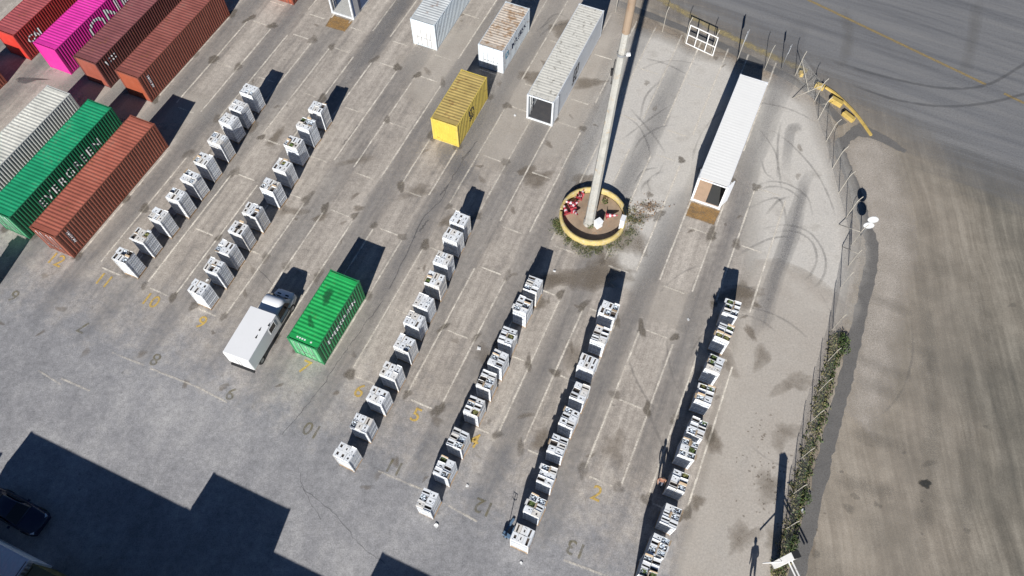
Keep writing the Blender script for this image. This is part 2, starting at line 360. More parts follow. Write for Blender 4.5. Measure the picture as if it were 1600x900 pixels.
# kerb line with faded yellow paint along the road
M_FADE = decal_mat('faded_yellow', (0.42, 0.335, 0.155, 1), 0.75, 2.2, 0.7, 0.2)
km = MB(); z = nextz()
ribbon(km, smooth([(13.76, 60.42), (16.06, 58.44), (18.84, 55.98), (21.58, 53.95), (24.25, 51.97), (26.99, 50.20)], 6), 0.35, 0.35, z, 0.05, 0.62)
decal('faded_kerb_line', km, M_FADE, road)
M_YEL = decal_mat('yellow_road_paint', (0.38, 0.27, 0.10, 1), 0.75, 3.0, 0.9, 0.2, (0.30, 0.225, 0.10, 1))
for a, b in (((27.94, 60.45), (42.80, 48.57)), ((44.08, 47.49), (49.01, 43.56))):
    km = MB(); A, B = Vector(a), Vector(b); ribbon(km, [A.lerp(B, k/12) for k in range(13)], 0.22, 0.07, nextz(), 0.0, 0.8)
    decal('centre_line', km, M_YEL, road, None)
M_TYRE = decal_mat('tyre_rubber', (0.07, 0.07, 0.073, 1), 0.3, 1.2, 1.1, 0.2)
km = MB(); z = nextz()
for q in ([(29.46, 51.41), (34.81, 49.18), (39.14, 48.10), (42.72, 48.49), (46.28, 50.55), (49.41, 52.83)], [(30.62, 48.63), (33.68, 46.94), (37.43, 46.04), (41.45, 46.20), (45.83, 47.42), (49.19, 48.82)]):
    ribbon(km, smooth(q, 8), 0.14, 0.12, z, 0.02, 0.9, 0.12)
decal('tyre_tracks', km, M_TYRE, road)

BAYS = [3.55 - 4.5 * k for k in range(16)]
# pale concrete apron inside the fence
M_CONC = decal_mat('concrete_apron', (0.66, 0.625, 0.565, 1), 1.0, 0.5, 1.2, 0.2, (0.45, 0.42, 0.372, 1), None, YAW, 1.8, 0.08)
cm = MB(); z = nextz()
region(cm, smooth([(12.02, 54.43), (16.80, 51.54), (19.79, 49.71), (16.56, 42.43), (13.83, 36.65), (10.65, 30.46), (8.28, 28.15), (9.70, 33.79), (7.44, 37.62), (5.66, 39.43), (8.95, 48.75)], 3, True), 1.7, z)
region(cm, smooth([(22.97, 47.84), (25.26, 45.87), (25.62, 42.45), (26.12, 38.65), (26.14, 34.12), (25.63, 30.49), (24.27, 27.05), (23.42, 25.95), (21.59, 27.61), (19.91, 29.31), (20.10, 31.67), (20.81, 36.02), (21.02, 39.32), (21.36, 42.80)], 3, True), 2.6, z)
decal('concrete_apron', cm, M_CONC, yard)
M_CONC2 = decal_mat('worn_concrete', (0.60, 0.55, 0.48, 1), 0.9, 0.4, 1.6, 0.2, (0.43, 0.385, 0.33, 1), None, YAW, 1.8, 0.1)
cm = MB(); z = nextz()
region(cm, smooth([(19.41, 29.31), (24.21, 26.50), (22.93, 23.29), (21.54, 19.76), (20.31, 16.90), (18.77, 13.32), (16.78, 9.16), (15.26, 6.06), (10.85, 6.06), (12.43, 10.77), (14.39, 15.97), (16.33, 21.74)], 4, True), 1.0, z)
region(cm, smooth([(-9.47, 51.50), (3.69, 58.77), (9.95, 59.68), (7.54, 49.53), (4.37, 41.35), (2.71, 40.66), (-2.19, 40.65)], 3, True), 1.5, z, 0.7)
region(cm, [(10.35, 28.15), (13.77, 26.60), (12.78, 24.22), (9.28, 25.82)], 0.6, z, 0.6)
region(cm, smooth([(-43.97, 48.65), (-39.69, 49.84), (-26.76, 46.38), (-28.00, 44.16), (-34.90, 44.88), (-39.93, 48.66), (-44.80, 49.44)], 3, True), 0.8, z, 0.65)
decal('worn_concrete', cm, M_CONC2, yard)

M_LANE = decal_mat('wheel_lane', (0.18, 0.178, 0.182, 1), 0.55, 0.5, 1.6, 0.4, (0.225, 0.222, 0.222, 1), (0.2, 1, 1))
bm_ = MB(); z = nextz()
for k, tL in enumerate(BAYS):
    tc = tL - 0.95
    ribbon(bm_, [ST(8 + q * 2.0 + (6 if k == 0 else 0), tc + 0.12 * math.sin(q * .7 + k)) for q in range(26 if k != 1 else 17)], 0.5, 0.9, z, 0.12, rnd.uniform(0.45, 0.85), 0.2)
ribbon(bm_, [ST(s, 6.95 + 0.02 * s - .6) for s in range(28, 48, 2)], 0.35, 0.4, z, 0.06, 0.5, 0.2)
ribbon(bm_, smooth([(24.60, 37.98), (22.44, 32.27), (20.12, 27.61), (18.81, 23.81)], 5), 0.25, 0.4, z, 0.06, 0.42, 0.3)
ribbon(bm_, smooth([(25.32, 43.52), (24.20, 43.16), (22.84, 37.98)], 5), 0.3, 0.35, z, 0.06, 0.35, 0.3)
ribbon(bm_, smooth([(-2.12, 36.63), (-5.46, 40.64), (-3.66, 44.20), (-0.03, 57.87)], 5), 0.7, 0.7, z, 0.1, 0.8, 0.2)
ribbon(bm_, [ST(s, -33.6) for s in range(40, 62, 2)], 0.8, 0.6, z, 0.1, 0.8, 0.2)
decal('wheel_lanes', bm_, M_LANE, yard)
# stains: damp brown areas near the planter and random dark smears
M_STAIN = decal_mat('brown_stain', (0.195, 0.158, 0.118, 1), 0.55, 1.0, 1.3, 0.25, (0.20, 0.165, 0.125, 1))
bm_ = MB(); z = nextz()
for q, rx, ry, an in (((5.19, 28.43), 3.0, 1.1, .1), ((7.45, 29.01), 2.2, 1.4, .2), ((9.41, 31.95), 1.4, 1.8, 0), ((2.12, 37.95), 1.6, .8, .6), ((1.33, 38.75), 1.0, .6, 0), ((2.96, 28.14), 1.4, .8, .2), ((10.35, 34.10), 1.2, .6, .3), ((11.22, 35.23), 1.0, .4, .2), ((6.38, 37.75), 1.2, .9, 0), ((1.70, 26.03), 1.1, .5, .5),
                  ((17.09, 27.04), 2.0, .8, .2), ((17.78, 26.77), 1.0, 1.2, 0), ((17.67, 23.80), .35, .8, .5), ((4.83, 55.70), 1.4, 1.4, .4), ((1.72, 49.52), 1.2, .9, .3), ((6.92, 48.74), 1.8, .6, .2), ((-22.56, 43.44), .8, .4, 1), ((-20.45, 42.37), .5, 1.2, -.5), ((-15.53, 34.06), .9, .35, .2), ((2.00, 15.50), 1.0, .7, .4), ((13.89, 15.52), .7, 1.0, .2), ((12.29, 11.40), .5, .6, 0), ((-5.17, 33.76), .9, .5, .4), ((-12.52, 35.01), .6, .3, .3)):
    blob(bm_, q, rx, ry, an, z, 24, 0.3, 1.0, 0.5)
for q, rx, ry in (((20.16, 19.76), 1.6, .8), ((18.81, 15.98), 1.2, 1.0), ((17.12, 12.45), 1.4, .9), ((14.92, 9.16), 1.6, .8), ((15.39, 21.74), .9, 1.4), ((18.19, 21.74), 1.4, .6), ((17.13, 8.76), .9, 1.3), ((-7.93, 36.62), 1.8, .6), ((-18.21, 34.68), 1.4, .7), ((-13.02, 39.94), 1.6, .5), ((-1.86, 21.71), .7, 1.6), ((4.67, 21.72), .8, 1.8), ((7.03, 15.06), .9, 1.3)):
    blob(bm_, q, rx, ry, rnd.uniform(0, 1), z, 24, .4, .62, .3)
for k in range(110):
    s, t = rnd.uniform(6, 56), rnd.uniform(-46, 7); q = ST(s, t)
    blob(bm_, q, rnd.uniform(.15, .6), rnd.uniform(.1, .3), rnd.uniform(0, 3), z, 12, 0.4, rnd.uniform(.4, .8))
for k in range(90):
    q = Vector((16.82, 15.98)).lerp(Vector((17.75, 9.96)), rnd.random()) + Vector((rnd.gauss(0, 1.1), rnd.gauss(0, 1.2)))
    blob(bm_, q, rnd.uniform(.05, .12), rnd.uniform(.05, .1), 0, z, 8, 0.4, .8)
decal('brown_stains', bm_, M_STAIN, yard)
M_RUSTS = decal_mat('rust_stain', (0.43, 0.235, 0.06, 1), 0.85, 1.6, 0.9, 0.2, (0.20, 0.13, 0.065, 1))
for pts in ([(14.56, 35.62), (16.84, 34.67), (16.22, 33.49), (14.10, 34.35)], [(-17.26, 57.49), (-15.32, 56.61), (-15.86, 55.40), (-17.64, 56.09)]):
    bm_ = MB(); region(bm_, pts, 0.2, nextz(), 0.9); decal('rust_stain', bm_, M_RUSTS, yard, None)
M_TYRE2 = decal_mat('yard_tyre_marks', (0.15, 0.147, 0.142, 1), 0.36, 0.7, 1.2, 0.2)
bm_ = MB(); z = nextz()
arcs = [[(20.15, 37.18), (21.56, 37.71), (23.09, 37.32), (24.28, 36.02), (24.33, 34.12)], [(20.17, 36.66), (21.48, 37.19), (22.85, 36.86), (23.85, 35.70)], [(19.73, 32.88), (21.87, 33.37), (23.66, 32.76), (24.49, 31.07), (24.39, 29.32), (23.51, 27.89), (22.45, 27.50)], [(20.45, 32.57), (22.53, 32.76), (23.77, 31.79), (23.87, 30.19), (23.09, 28.74), (22.15, 28.00)],
        [(21.42, 43.52), (22.45, 40.69), (22.14, 37.98)], [(22.26, 43.52), (23.89, 41.74), (25.48, 38.65), (26.14, 35.38), (26.01, 33.50)], [(23.50, 44.24), (22.61, 40.69), (22.29, 36.66)], [(21.13, 40.00), (21.24, 38.64), (21.96, 37.85)], [(18.73, 34.74), (21.54, 36.02), (22.16, 35.06), (22.04, 33.49)], [(17.59, 30.47), (20.35, 31.97), (22.18, 32.27)], [(20.44, 34.11), (21.75, 35.70), (22.88, 36.15)],
        [(10.08, 37.30), (11.00, 38.76), (12.38, 39.17)], [(11.51, 36.65), (11.28, 37.63), (12.05, 38.49), (12.88, 38.76)], [(10.45, 45.70), (12.17, 42.78), (13.07, 40.67)], [(9.35, 42.07), (11.74, 44.22), (14.49, 46.46)], [(10.02, 39.98), (11.00, 42.07), (12.79, 43.50), (14.50, 43.87)], [(9.83, 44.96), (11.12, 43.50), (11.73, 41.02), (11.42, 39.30)], [(13.94, 49.54), (12.00, 47.21), (11.18, 44.22)], [(11.81, 51.94), (14.10, 51.14), (16.27, 49.54)], [(10.63, 36.26), (10.81, 37.17), (11.52, 37.96)],
        [(2.39, 54.84), (3.52, 57.00), (4.40, 57.70), (5.37, 57.18)], [(2.50, 54.42), (3.74, 55.96), (5.77, 56.48)], [(2.27, 55.27), (4.02, 57.17)]]
for q in arcs: ribbon(bm_, smooth(q, 7), rnd.uniform(0.03, 0.09), 0.09, z, 0.02, rnd.uniform(.5, .8), 0.3)
for k in range(16):
    c = Vector(rnd.choice([(12.30, 44.23), (22.91, 39.32), (22.26, 34.12), (18.52, 23.81), (17.41, 19.75)])) + Vector((rnd.gauss(0, 2), rnd.gauss(0, 2.4))); r = rnd.uniform(2.5, 8); a0 = rnd.uniform(0, 6.3); da = rnd.uniform(.6, 1.3)
    ribbon(bm_, [(c.x + r*math.cos(a0 + da*j/10), c.y + r*1.3*math.sin(a0 + da*j/10)) for j in range(11)], rnd.uniform(.03, .08), 0.08, z, 0.02, rnd.uniform(.4, .65), 0.3)
decal('tyre_marks', bm_, M_TYRE2, yard)
# cracks and tar lines
M_CRACK = decal_mat('tar_crack', (0.09, 0.09, 0.092, 1), 0.42, 2.0, 0.9, 0.2)
bm_ = MB(); z = nextz()
for q, wd in (([(-9.81, 26.45), (-11.39, 23.76), (-12.37, 21.95), (-13.50, 19.71), (-14.80, 17.55), (-15.90, 15.93)], .035), ([(-3.05, 42.05), (-4.73, 38.60), (-5.79, 35.97), (-7.24, 33.76), (-9.32, 27.56)], .07), ([(-3.57, 40.99), (-4.24, 39.96)], .14), ([(-5.32, 37.27), (-5.91, 36.30)], .14), ([(-6.82, 33.76), (-7.43, 32.71)], .16), ([(-14.09, 12.41), (-11.75, 10.74), (-9.87, 8.73), (-8.12, 7.56)], .025), ([(-14.48, 13.71), (-13.85, 12.20), (-12.54, 10.33)], .025),
               ([(-13.41, 43.82), (-13.95, 42.59), (-14.56, 41.60)], .1), ([(-19.65, 29.25), (-17.71, 27.27)], .03)):
    L_ = smooth(q, 8); ribbon(bm_, [p + Vector((rnd.uniform(-.08, .08), rnd.uniform(-.08, .08), 0)) for p in L_], wd * .7, 0.025, z, 0.01, 0.8)
decal('cracks', bm_, M_CRACK, yard)

# bay lines, cross ticks and the dark patches at the bay corners
M_LINE = decal_mat('bay_paint', (0.74, 0.68, 0.58, 1), 0.85, 1.3, 1.2, 0.15, None, None, YAW, 2.3)
ring_c = ST(33.85, -7.75)
def bay_line(a, b, wd=0.1, peak=0.8):
    n = max(2, int((b - a).length)); run = []; runs = []
    for k in range(n + 1):
        q = a.lerp(b, k / n)
        if (q - ring_c).length > 3.1 and k < n: run.append(q)
        else:
            if k == n and (q - ring_c).length > 3.1: run.append(q)
            if len(run) > 1: runs.append(run)
            run = []
    for run in runs:
        mb = MB(); ribbon(mb, run, wd, 0.035, ZLINE, 0.012, peak); decal('bay_line', mb, M_LINE, yard, None)
ZLINE = nextz()
M_PATCH = decal_mat('dark_patch', (0.13, 0.11, 0.086, 1), 0.55, 1.8, 0.9, 0.4, (0.165, 0.14, 0.108, 1))
ZP = nextz()
for k, tL in enumerate(BAYS[:13]):
    for s0, s1 in ((14.1, 26.0), (30.1, 42.05), (45.0, 57.0)):
        if s0 > 40 and k < 1: continue
        pk = rnd.uniform(0.55, 0.85)
        for t in (tL, tL + 2.6):
            if tL > 3 and t == tL: pk = 0.75
            bay_line(ST(s0 + .4, t), ST(s1 - .3, t), 0.1, pk + (0.1 if s0 < 20 else 0))
        for s in (s0, (s0 + s1) / 2, s1):
            if s0 > 40 and s == s1: continue
            bay_line(ST(s, tL + 0.45), ST(s, tL + 2.1), 0.1, rnd.uniform(.45, .9))
            for t in (tL, tL + 2.55):
                if s0 < 40 and rnd.random() < (0.8 if s < 28 else 0.5):
                    q = ST(s + rnd.uniform(-.1, .3), t + rnd.uniform(-.1, .1))
                    if (q - ring_c).length < 3.2: continue
                    mb = MB(); blob(mb, q, rnd.uniform(.35, .85), rnd.uniform(.26, .52), R(YAW + rnd.uniform(-25, 25)), ZP, 18, 0.3, rnd.uniform(.45, 1.1), 0.6)
                    decal('dark_patch', mb, M_PATCH, yard, None)
for a, b in (((-34.20, 20.77), (-32.26, 19.68)), ((-32.40, 20.17), (-30.07, 19.20)), ((-29.25, 22.18), (-26.67, 21.18)), ((-26.15, 20.93), (-22.37, 19.45)), ((-22.37, 19.45), (-20.11, 18.35)), ((-9.06, 13.50), (-5.96, 12.21)), ((-4.20, 11.17), (-2.28, 10.14)), ((3.29, 7.76), (6.48, 6.62))):
    bay_line(Vector((*a, 0)), Vector((*b, 0)), 0.1, 0.42)

def text_mesh(body, size, bold=0.0, shear=0.0, spacing=1.0):
    cu = bpy.data.curves.new('lettering', 'FONT'); cu.body = body; cu.size = size; cu.align_x = 'LEFT'; cu.align_y = 'BOTTOM'
    cu.offset = bold; cu.shear = shear; cu.space_character = spacing; cu.resolution_u = 3
    o = bpy.data.objects.new('lettering', cu); COL.objects.link(o)
    dg = bpy.context.evaluated_depsgraph_get()
    me = bpy.data.meshes.new_from_object(o.evaluated_get(dg)); bpy.data.objects.remove(o); bpy.data.curves.remove(cu)
    xs = [v.co.x for v in me.vertices]; ys = [v.co.y for v in me.vertices]
    me.transform(Matrix.Translation((-(min(xs)+max(xs))/2, -(min(ys)+max(ys))/2, 0)))
    return me
M_NUMY = decal_mat('yellow_number_paint', (0.56, 0.38, 0.10, 1), 0.9, 2.4, 0.9, 0.3)
M_NUMD = decal_mat('old_number_paint', (0.13, 0.117, 0.075, 1), 0.5, 1.6, 1.2, 0.3, (0.20, 0.165, 0.05, 1))
def bay_number(txt, pos, rz, mat, size, fa):
    me = text_mesh(txt, size, 0.012); me.materials.append(mat)
    at = me.attributes.new('fa', 'FLOAT', 'POINT'); at.data.foreach_set('value', [fa] * len(me.vertices))
    link('bay_number', me, yard, (pos[0], pos[1], nextz()), rz)
for k, txt in enumerate(('2', '3', '4', '5', '6', '7', '8', '9', '10', '11', '12')):
    if txt in '38' : continue
    bay_number(txt, ST(13.25, 0.35 - 4.5 * k), R(YAW - 90), M_NUMY, 1.45, 0.95 if txt in '24579' else 0.82)
for k, txt in enumerate(('13', '12', '11', '10', '9', '8', '7', '6')):
    bay_number(txt, ST(9.35, 0.3 - 6.55 * k), R(YAW + 90), M_NUMD, 1.35, 0.8)


# ---------------------------------------------------------------- shipping containers
CW = 2.438
DARK = plain('dark_rubber', (0.015, 0.015, 0.016, 1), 0.7)
STEEL = paint('galvanised_steel', (0.42, 0.43, 0.44, 1), 0.45, 0.1, 4, 0.6)
WHITEP = plain('white_lettering', (0.78, 0.78, 0.76, 1), 0.55)
BLACKP = plain('black_lettering', (0.03, 0.03, 0.035, 1), 0.6)
WOODF = paint('plywood_floor', (0.45, 0.28, 0.16, 1), 0.7, 0.2, 3)
TBAR = paint('reefer_floor_bars', (0.50, 0.50, 0.48, 1), 0.5, 0.1, 3)
PITCH, DEPTH = 0.278, 0.036
def corr(x, pitch=PITCH, depth=DEPTH):      # trapezoid profile: 0 = outer face, -depth = valley
    u = (x / pitch) % 1.0
    if u < 0.26: return 0.0
    if u < 0.5: return -depth * (u - 0.26) / 0.24
    if u < 0.76: return -depth
    return -depth * (1 - (u - 0.76) / 0.24)
def corr_breaks(a, b, pitch=PITCH):
    out = [a]; k = math.floor(a / pitch)
    while k * pitch < b:
        for u in (0, 0.26, 0.5, 0.76):
            x = (k + u) * pitch
            if a + 1e-4 < x < b - 1e-4: out.append(x)
        k += 1
    return out + [b]
def corr_panel(mb, length, height, z0, place, pitch=PITCH, depth=DEPTH, m=0):
    """place(u, v, d): u along the panel, v up, d outwards"""
    prev = None
    for x in corr_breaks(0, length, pitch):
        d = corr(x, pitch, depth)
        cur = (mb.vert(place(x, z0, d)), mb.vert(place(x, z0 + height, d)))
        if prev: mb.face((prev[0], cur[0], cur[1], prev[1]), m)
        prev = cur
def side_text(body, size, L, x, z, mat, parent, conform=True, bold=0.0, shear=0.0, spacing=1.0, rot=0.0, off=0.006, yscale=1.0, name='lettering'):
    """lettering on the right-hand side wall, following the corrugation"""
    me = text_mesh(body, size, bold, shear, spacing)
    me.transform(Matrix.Diagonal((1, yscale, 1, 1))); me.transform(Matrix.Rotation(rot, 4, 'Z')); me.transform(Matrix.Translation((x, z, 0)))
    bm = bmesh.new(); bm.from_mesh(me)
    if conform:
        xs = [v.co.x for v in bm.verts]
        for b in corr_breaks(min(xs), max(xs))[1:-1]:
            bmesh.ops.bisect_plane(bm, geom=bm.verts[:] + bm.edges[:] + bm.faces[:], plane_co=(b, 0, 0), plane_no=(1, 0, 0))
    for v in bm.verts:
        u, q = v.co.x, v.co.y
        v.co = (u, -CW/2 - off - 0.004 - (corr(u - 0.15) if conform else 0.0), q)
    bm.to_mesh(me); bm.free(); me.materials.append(mat)
    return link(name, me, parent)

def container(label, s, tl, L, H, mats, near='wall', far='doors', reefer=False, rdep=0.022, group=None, yaw=YAW, z0=0.0, open_deg=(0, 0), name='shipping_container', floor=None, rails=None, detail=True):
    """origin: middle of the near end at ground level; local x runs along the length, -y is the right-hand side"""
    p = ST(s, tl) + Vector((math.sin(R(yaw)), -math.cos(R(yaw)), 0)) * CW / 2
    t = thing(name, label, 'container', (p.x, p.y, z0), R(yaw), group)
    side, roofm, endm = mats; rl = rails or side
    pw, W2 = 0.15, CW / 2
    # frame: corner posts, rails, castings
    for x in (0.0, L - pw):
        for y in (-W2, W2 - pw):
            mb = MB(); mb.bounds(x, x + pw, y, y + pw, 0.118, H - 0.118); obj('corner_post', mb, rl, t)
    for x in (0.0, L - 0.178):
        for y in (-W2 - 0.006, W2 - 0.156):
            for z in (0.0, H - 0.118):
                mb = MB(); mb.bounds(x - 0.006 if x == 0 else x, x + (0.178 if x == 0 else 0.184), y, y + 0.162, z, z + 0.118 + (0.006 if z > 0 else 0)); obj('corner_casting', mb, rl, t)
    for y in (-W2 + 0.006, W2 - 0.076):
        mb = MB(); mb.bounds(0.178, L - 0.178, y, y + 0.07, 0.02, 0.17); obj('bottom_rail', mb, rl, t)
        mb = MB(); mb.bounds(0.15, L - 0.15, y, y + 0.07, H - 0.075, H - 0.012); obj('top_rail', mb, rl, t)
    for x in (0.012, L - 0.082):
        mb = MB(); mb.bounds(x, x + 0.07, -W2 + 0.162, W2 - 0.162, H - 0.12, H - 0.008); obj('header', mb, rl, t)
        mb = MB(); mb.bounds(x, x + 0.07, -W2 + 0.162, W2 - 0.162, 0.0, 0.17); obj('sill', mb, rl, t)
    # side walls
    hh = H - 0.075 - 0.17
    for sgn in (-1, 1):
        mb = MB()
        if reefer:
            y = W2 - 0.01 if sgn > 0 else -W2 + 0.01
            mb.bounds(0.15, L - 0.15, min(y, y - sgn * 0.06), max(y, y - sgn * 0.06), 0.17, H - 0.075)
        else:
            pl = (lambda u, v, d: (0.15 + u, -W2 + 0.004 - d, v)) if sgn < 0 else (lambda u, v, d: (L - 0.15 - u, W2 - 0.004 + d, v))
            corr_panel(mb, L - 0.30, hh, 0.17, pl)
        o = obj('side_wall', mb, side, t)
    # roof
    mb = MB(); rp = 0.305
    prev = None
    mb.bounds(0.15, 0.45, -W2 + 0.07, W2 - 0.07, H - 0.03, H - 0.006); mb.bounds(L - 0.45, L - 0.15, -W2 + 0.07, W2 - 0.07, H - 0.03, H - 0.006)
    dep = rdep
    for x in corr_breaks(0, L - 0.9, rp):
        d = corr(x, rp, dep)
        cur = (mb.vert((0.45 + x, W2 - 0.06, H - 0.006 + d)), mb.vert((0.45 + x, -W2 + 0.06, H - 0.006 + d)))
        if prev: mb.face((prev[0], prev[1], cur[1], cur[0]))
        prev = cur
    obj('roof', mb, roofm, t)
    # floor and lining
    mb = MB(); mb.bounds(0.09, L - 0.09, -W2 + 0.08, W2 - 0.08, 0.12, 0.165)
    if reefer:
        for k in range(17):
            y = -W2 + 0.16 + k * (CW - 0.32) / 16; mb.bounds(0.10, L - 0.5, y - 0.028, y + 0.028, 0.165, 0.20)
    obj('floor', mb, floor or (TBAR if reefer else WOODF), t)
    # ends
    y0, y1, z0_, z1 = -W2 + pw, W2 - pw, 0.17, H - 0.12
    for where, x, sg in ((near, 0.0, -1), (far, L, 1)):
        if where == 'wall':
            mb = MB()
            corr_panel(mb, y1 - y0, z1 - z0_, z0_, (lambda u, v, d: (x + 0.03 + 0.0 - d, y1 - u, v)) if sg < 0 else (lambda u, v, d: (x - 0.03 + d, y0 + u, v)), 0.25, 0.045)
            obj('end_wall', mb, endm, t)
        elif where == 'flat':
            mb = MB(); mb.bounds(x + 0.02, x + 0.07, y0, y1, z0_, z1) if sg < 0 else mb.bounds(x - 0.07, x - 0.02, y0, y1, z0_, z1)
            obj('end_wall', mb, endm, t)
        elif where == 'machinery':
            mb = MB(); mb.bounds(x - 0.40, x - 0.36, y0, y1, z0_, z1); o = obj('machinery_panel', mb, endm, t)
            for (ya, yb, za, zb) in ((-0.9, 0.9, 1.5, 2.4), (-0.95, -0.2, 0.3, 1.3), (0.0, 0.95, 0.3, 1.3)):
                mb = MB(); mb.bounds(x - 0.36, x - 0.06, ya, yb, za, zb); obj('cooling_unit', mb, STEEL, t)
        else:
            hw = (y1 - y0) / 2
            for k, sgn in enumerate((1, -1)):           # +y leaf first
                hinge = bpy.data.objects.new('door', None)
                mb = MB()
                th = 0.05 if not reefer else 0.08
                # door geometry runs from the hinge at local 0 towards the middle
                mb.bounds(0.0, th, min(0, -sgn * (hw - 0.008)), max(0, -sgn * (hw - 0.008)), z0_ + 0.02, z1 - 0.01)
                n_p = 4
                for q in range(n_p):                      # raised panels
                    a = -sgn * (hw * (q + 0.12) / n_p); b = -sgn * (hw * (q + 0.88) / n_p)
                    if not reefer: mb.bounds(-0.022, 0.0, min(a, b), max(a, b), z0_ + 0.1, z1 - 0.1)
                d = obj('door', mb, endm, t)
                if detail:
                    for q in (0.35, 0.72):
                        b2 = MB(); yy = -sgn * hw * q
                        b2.tube([(-0.05, yy, z0_ - 0.03), (-0.05, yy, z1 + 0.03)], 0.019, 6)
                        b2.bounds(-0.075, -0.045, yy - 0.02, yy + 0.34 * (1 if q < .5 else -1) * sgn * -1, 1.0, 1.05) if False else b2.box((-0.06, yy - sgn * 0.12, 1.05), (0.03, 0.28, 0.045))
                        obj('lock_rod', b2, STEEL if not reefer else WHITEP, d)
                ang = open_deg[k]
                d.location = (x + 0.03, sgn * hw, 0) if sg < 0 else (x - 0.03, sgn * hw, 0)
                if sg > 0: d.scale = (-1, 1, 1)
                d.rotation_euler = (0, 0, R(-sgn * ang) if sg < 0 else R(sgn * ang))
    return t

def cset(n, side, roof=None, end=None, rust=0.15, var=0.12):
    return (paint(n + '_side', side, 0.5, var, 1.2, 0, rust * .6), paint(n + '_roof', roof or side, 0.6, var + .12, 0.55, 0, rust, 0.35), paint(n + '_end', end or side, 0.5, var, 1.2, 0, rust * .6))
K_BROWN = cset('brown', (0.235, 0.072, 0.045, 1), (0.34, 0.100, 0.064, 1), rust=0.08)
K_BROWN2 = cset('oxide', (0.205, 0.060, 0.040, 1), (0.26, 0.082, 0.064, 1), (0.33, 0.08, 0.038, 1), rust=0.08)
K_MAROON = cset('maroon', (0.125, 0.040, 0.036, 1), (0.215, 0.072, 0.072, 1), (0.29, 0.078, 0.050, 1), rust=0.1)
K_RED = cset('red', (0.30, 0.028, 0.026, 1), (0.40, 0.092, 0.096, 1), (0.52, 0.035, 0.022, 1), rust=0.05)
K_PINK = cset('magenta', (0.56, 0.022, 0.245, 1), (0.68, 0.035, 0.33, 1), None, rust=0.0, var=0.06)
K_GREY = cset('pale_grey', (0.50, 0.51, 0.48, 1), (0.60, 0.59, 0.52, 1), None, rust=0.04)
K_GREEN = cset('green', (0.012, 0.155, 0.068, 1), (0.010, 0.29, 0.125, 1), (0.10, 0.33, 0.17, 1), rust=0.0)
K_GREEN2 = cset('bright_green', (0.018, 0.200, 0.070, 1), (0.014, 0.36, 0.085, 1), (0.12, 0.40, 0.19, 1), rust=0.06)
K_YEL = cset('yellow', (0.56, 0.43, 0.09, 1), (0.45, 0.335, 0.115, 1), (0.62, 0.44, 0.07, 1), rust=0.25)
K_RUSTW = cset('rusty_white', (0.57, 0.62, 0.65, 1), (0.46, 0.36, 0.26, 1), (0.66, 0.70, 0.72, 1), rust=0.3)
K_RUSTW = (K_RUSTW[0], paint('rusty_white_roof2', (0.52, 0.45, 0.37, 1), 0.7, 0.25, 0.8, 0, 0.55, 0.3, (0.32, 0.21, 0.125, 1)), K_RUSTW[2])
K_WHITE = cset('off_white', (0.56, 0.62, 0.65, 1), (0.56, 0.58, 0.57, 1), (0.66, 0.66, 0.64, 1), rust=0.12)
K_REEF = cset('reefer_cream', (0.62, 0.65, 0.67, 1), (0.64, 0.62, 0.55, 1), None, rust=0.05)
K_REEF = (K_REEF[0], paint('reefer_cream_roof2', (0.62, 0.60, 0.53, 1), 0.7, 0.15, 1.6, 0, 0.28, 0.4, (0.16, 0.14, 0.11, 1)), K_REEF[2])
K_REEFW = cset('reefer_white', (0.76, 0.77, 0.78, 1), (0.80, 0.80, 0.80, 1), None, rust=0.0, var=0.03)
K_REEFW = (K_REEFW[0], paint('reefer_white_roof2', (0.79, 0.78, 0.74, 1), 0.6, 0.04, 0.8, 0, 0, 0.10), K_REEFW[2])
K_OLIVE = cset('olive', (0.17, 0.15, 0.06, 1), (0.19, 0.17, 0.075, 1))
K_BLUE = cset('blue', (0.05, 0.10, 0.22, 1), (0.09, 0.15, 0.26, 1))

GRP = 'shipping containers parked in the yard'
H9 = 2.896; H8 = 2.591; L40 = 12.192; L20 = 6.058
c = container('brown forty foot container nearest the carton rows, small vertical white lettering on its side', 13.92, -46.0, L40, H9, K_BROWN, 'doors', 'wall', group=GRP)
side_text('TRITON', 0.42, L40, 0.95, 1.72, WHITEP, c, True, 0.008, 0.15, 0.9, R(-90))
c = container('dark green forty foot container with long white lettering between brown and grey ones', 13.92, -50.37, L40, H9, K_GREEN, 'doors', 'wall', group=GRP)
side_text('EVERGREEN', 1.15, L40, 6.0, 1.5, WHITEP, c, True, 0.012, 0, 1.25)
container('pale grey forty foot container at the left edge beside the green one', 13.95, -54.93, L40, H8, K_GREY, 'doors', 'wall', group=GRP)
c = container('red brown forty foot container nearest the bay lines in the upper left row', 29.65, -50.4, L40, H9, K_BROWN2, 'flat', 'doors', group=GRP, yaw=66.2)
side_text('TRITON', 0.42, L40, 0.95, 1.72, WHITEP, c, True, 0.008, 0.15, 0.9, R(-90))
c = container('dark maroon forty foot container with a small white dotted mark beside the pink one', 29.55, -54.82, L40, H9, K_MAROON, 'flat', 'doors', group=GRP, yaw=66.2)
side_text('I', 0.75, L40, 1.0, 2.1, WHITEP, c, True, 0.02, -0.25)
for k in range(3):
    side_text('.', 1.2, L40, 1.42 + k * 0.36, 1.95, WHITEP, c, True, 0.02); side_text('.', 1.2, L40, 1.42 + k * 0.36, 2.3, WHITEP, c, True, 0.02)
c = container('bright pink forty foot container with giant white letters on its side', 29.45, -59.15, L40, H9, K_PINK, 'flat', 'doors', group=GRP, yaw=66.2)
side_text('ONE', 2.75, L40, 6.6, 1.45, WHITEP, c, True, 0.02, 0, 1.0)
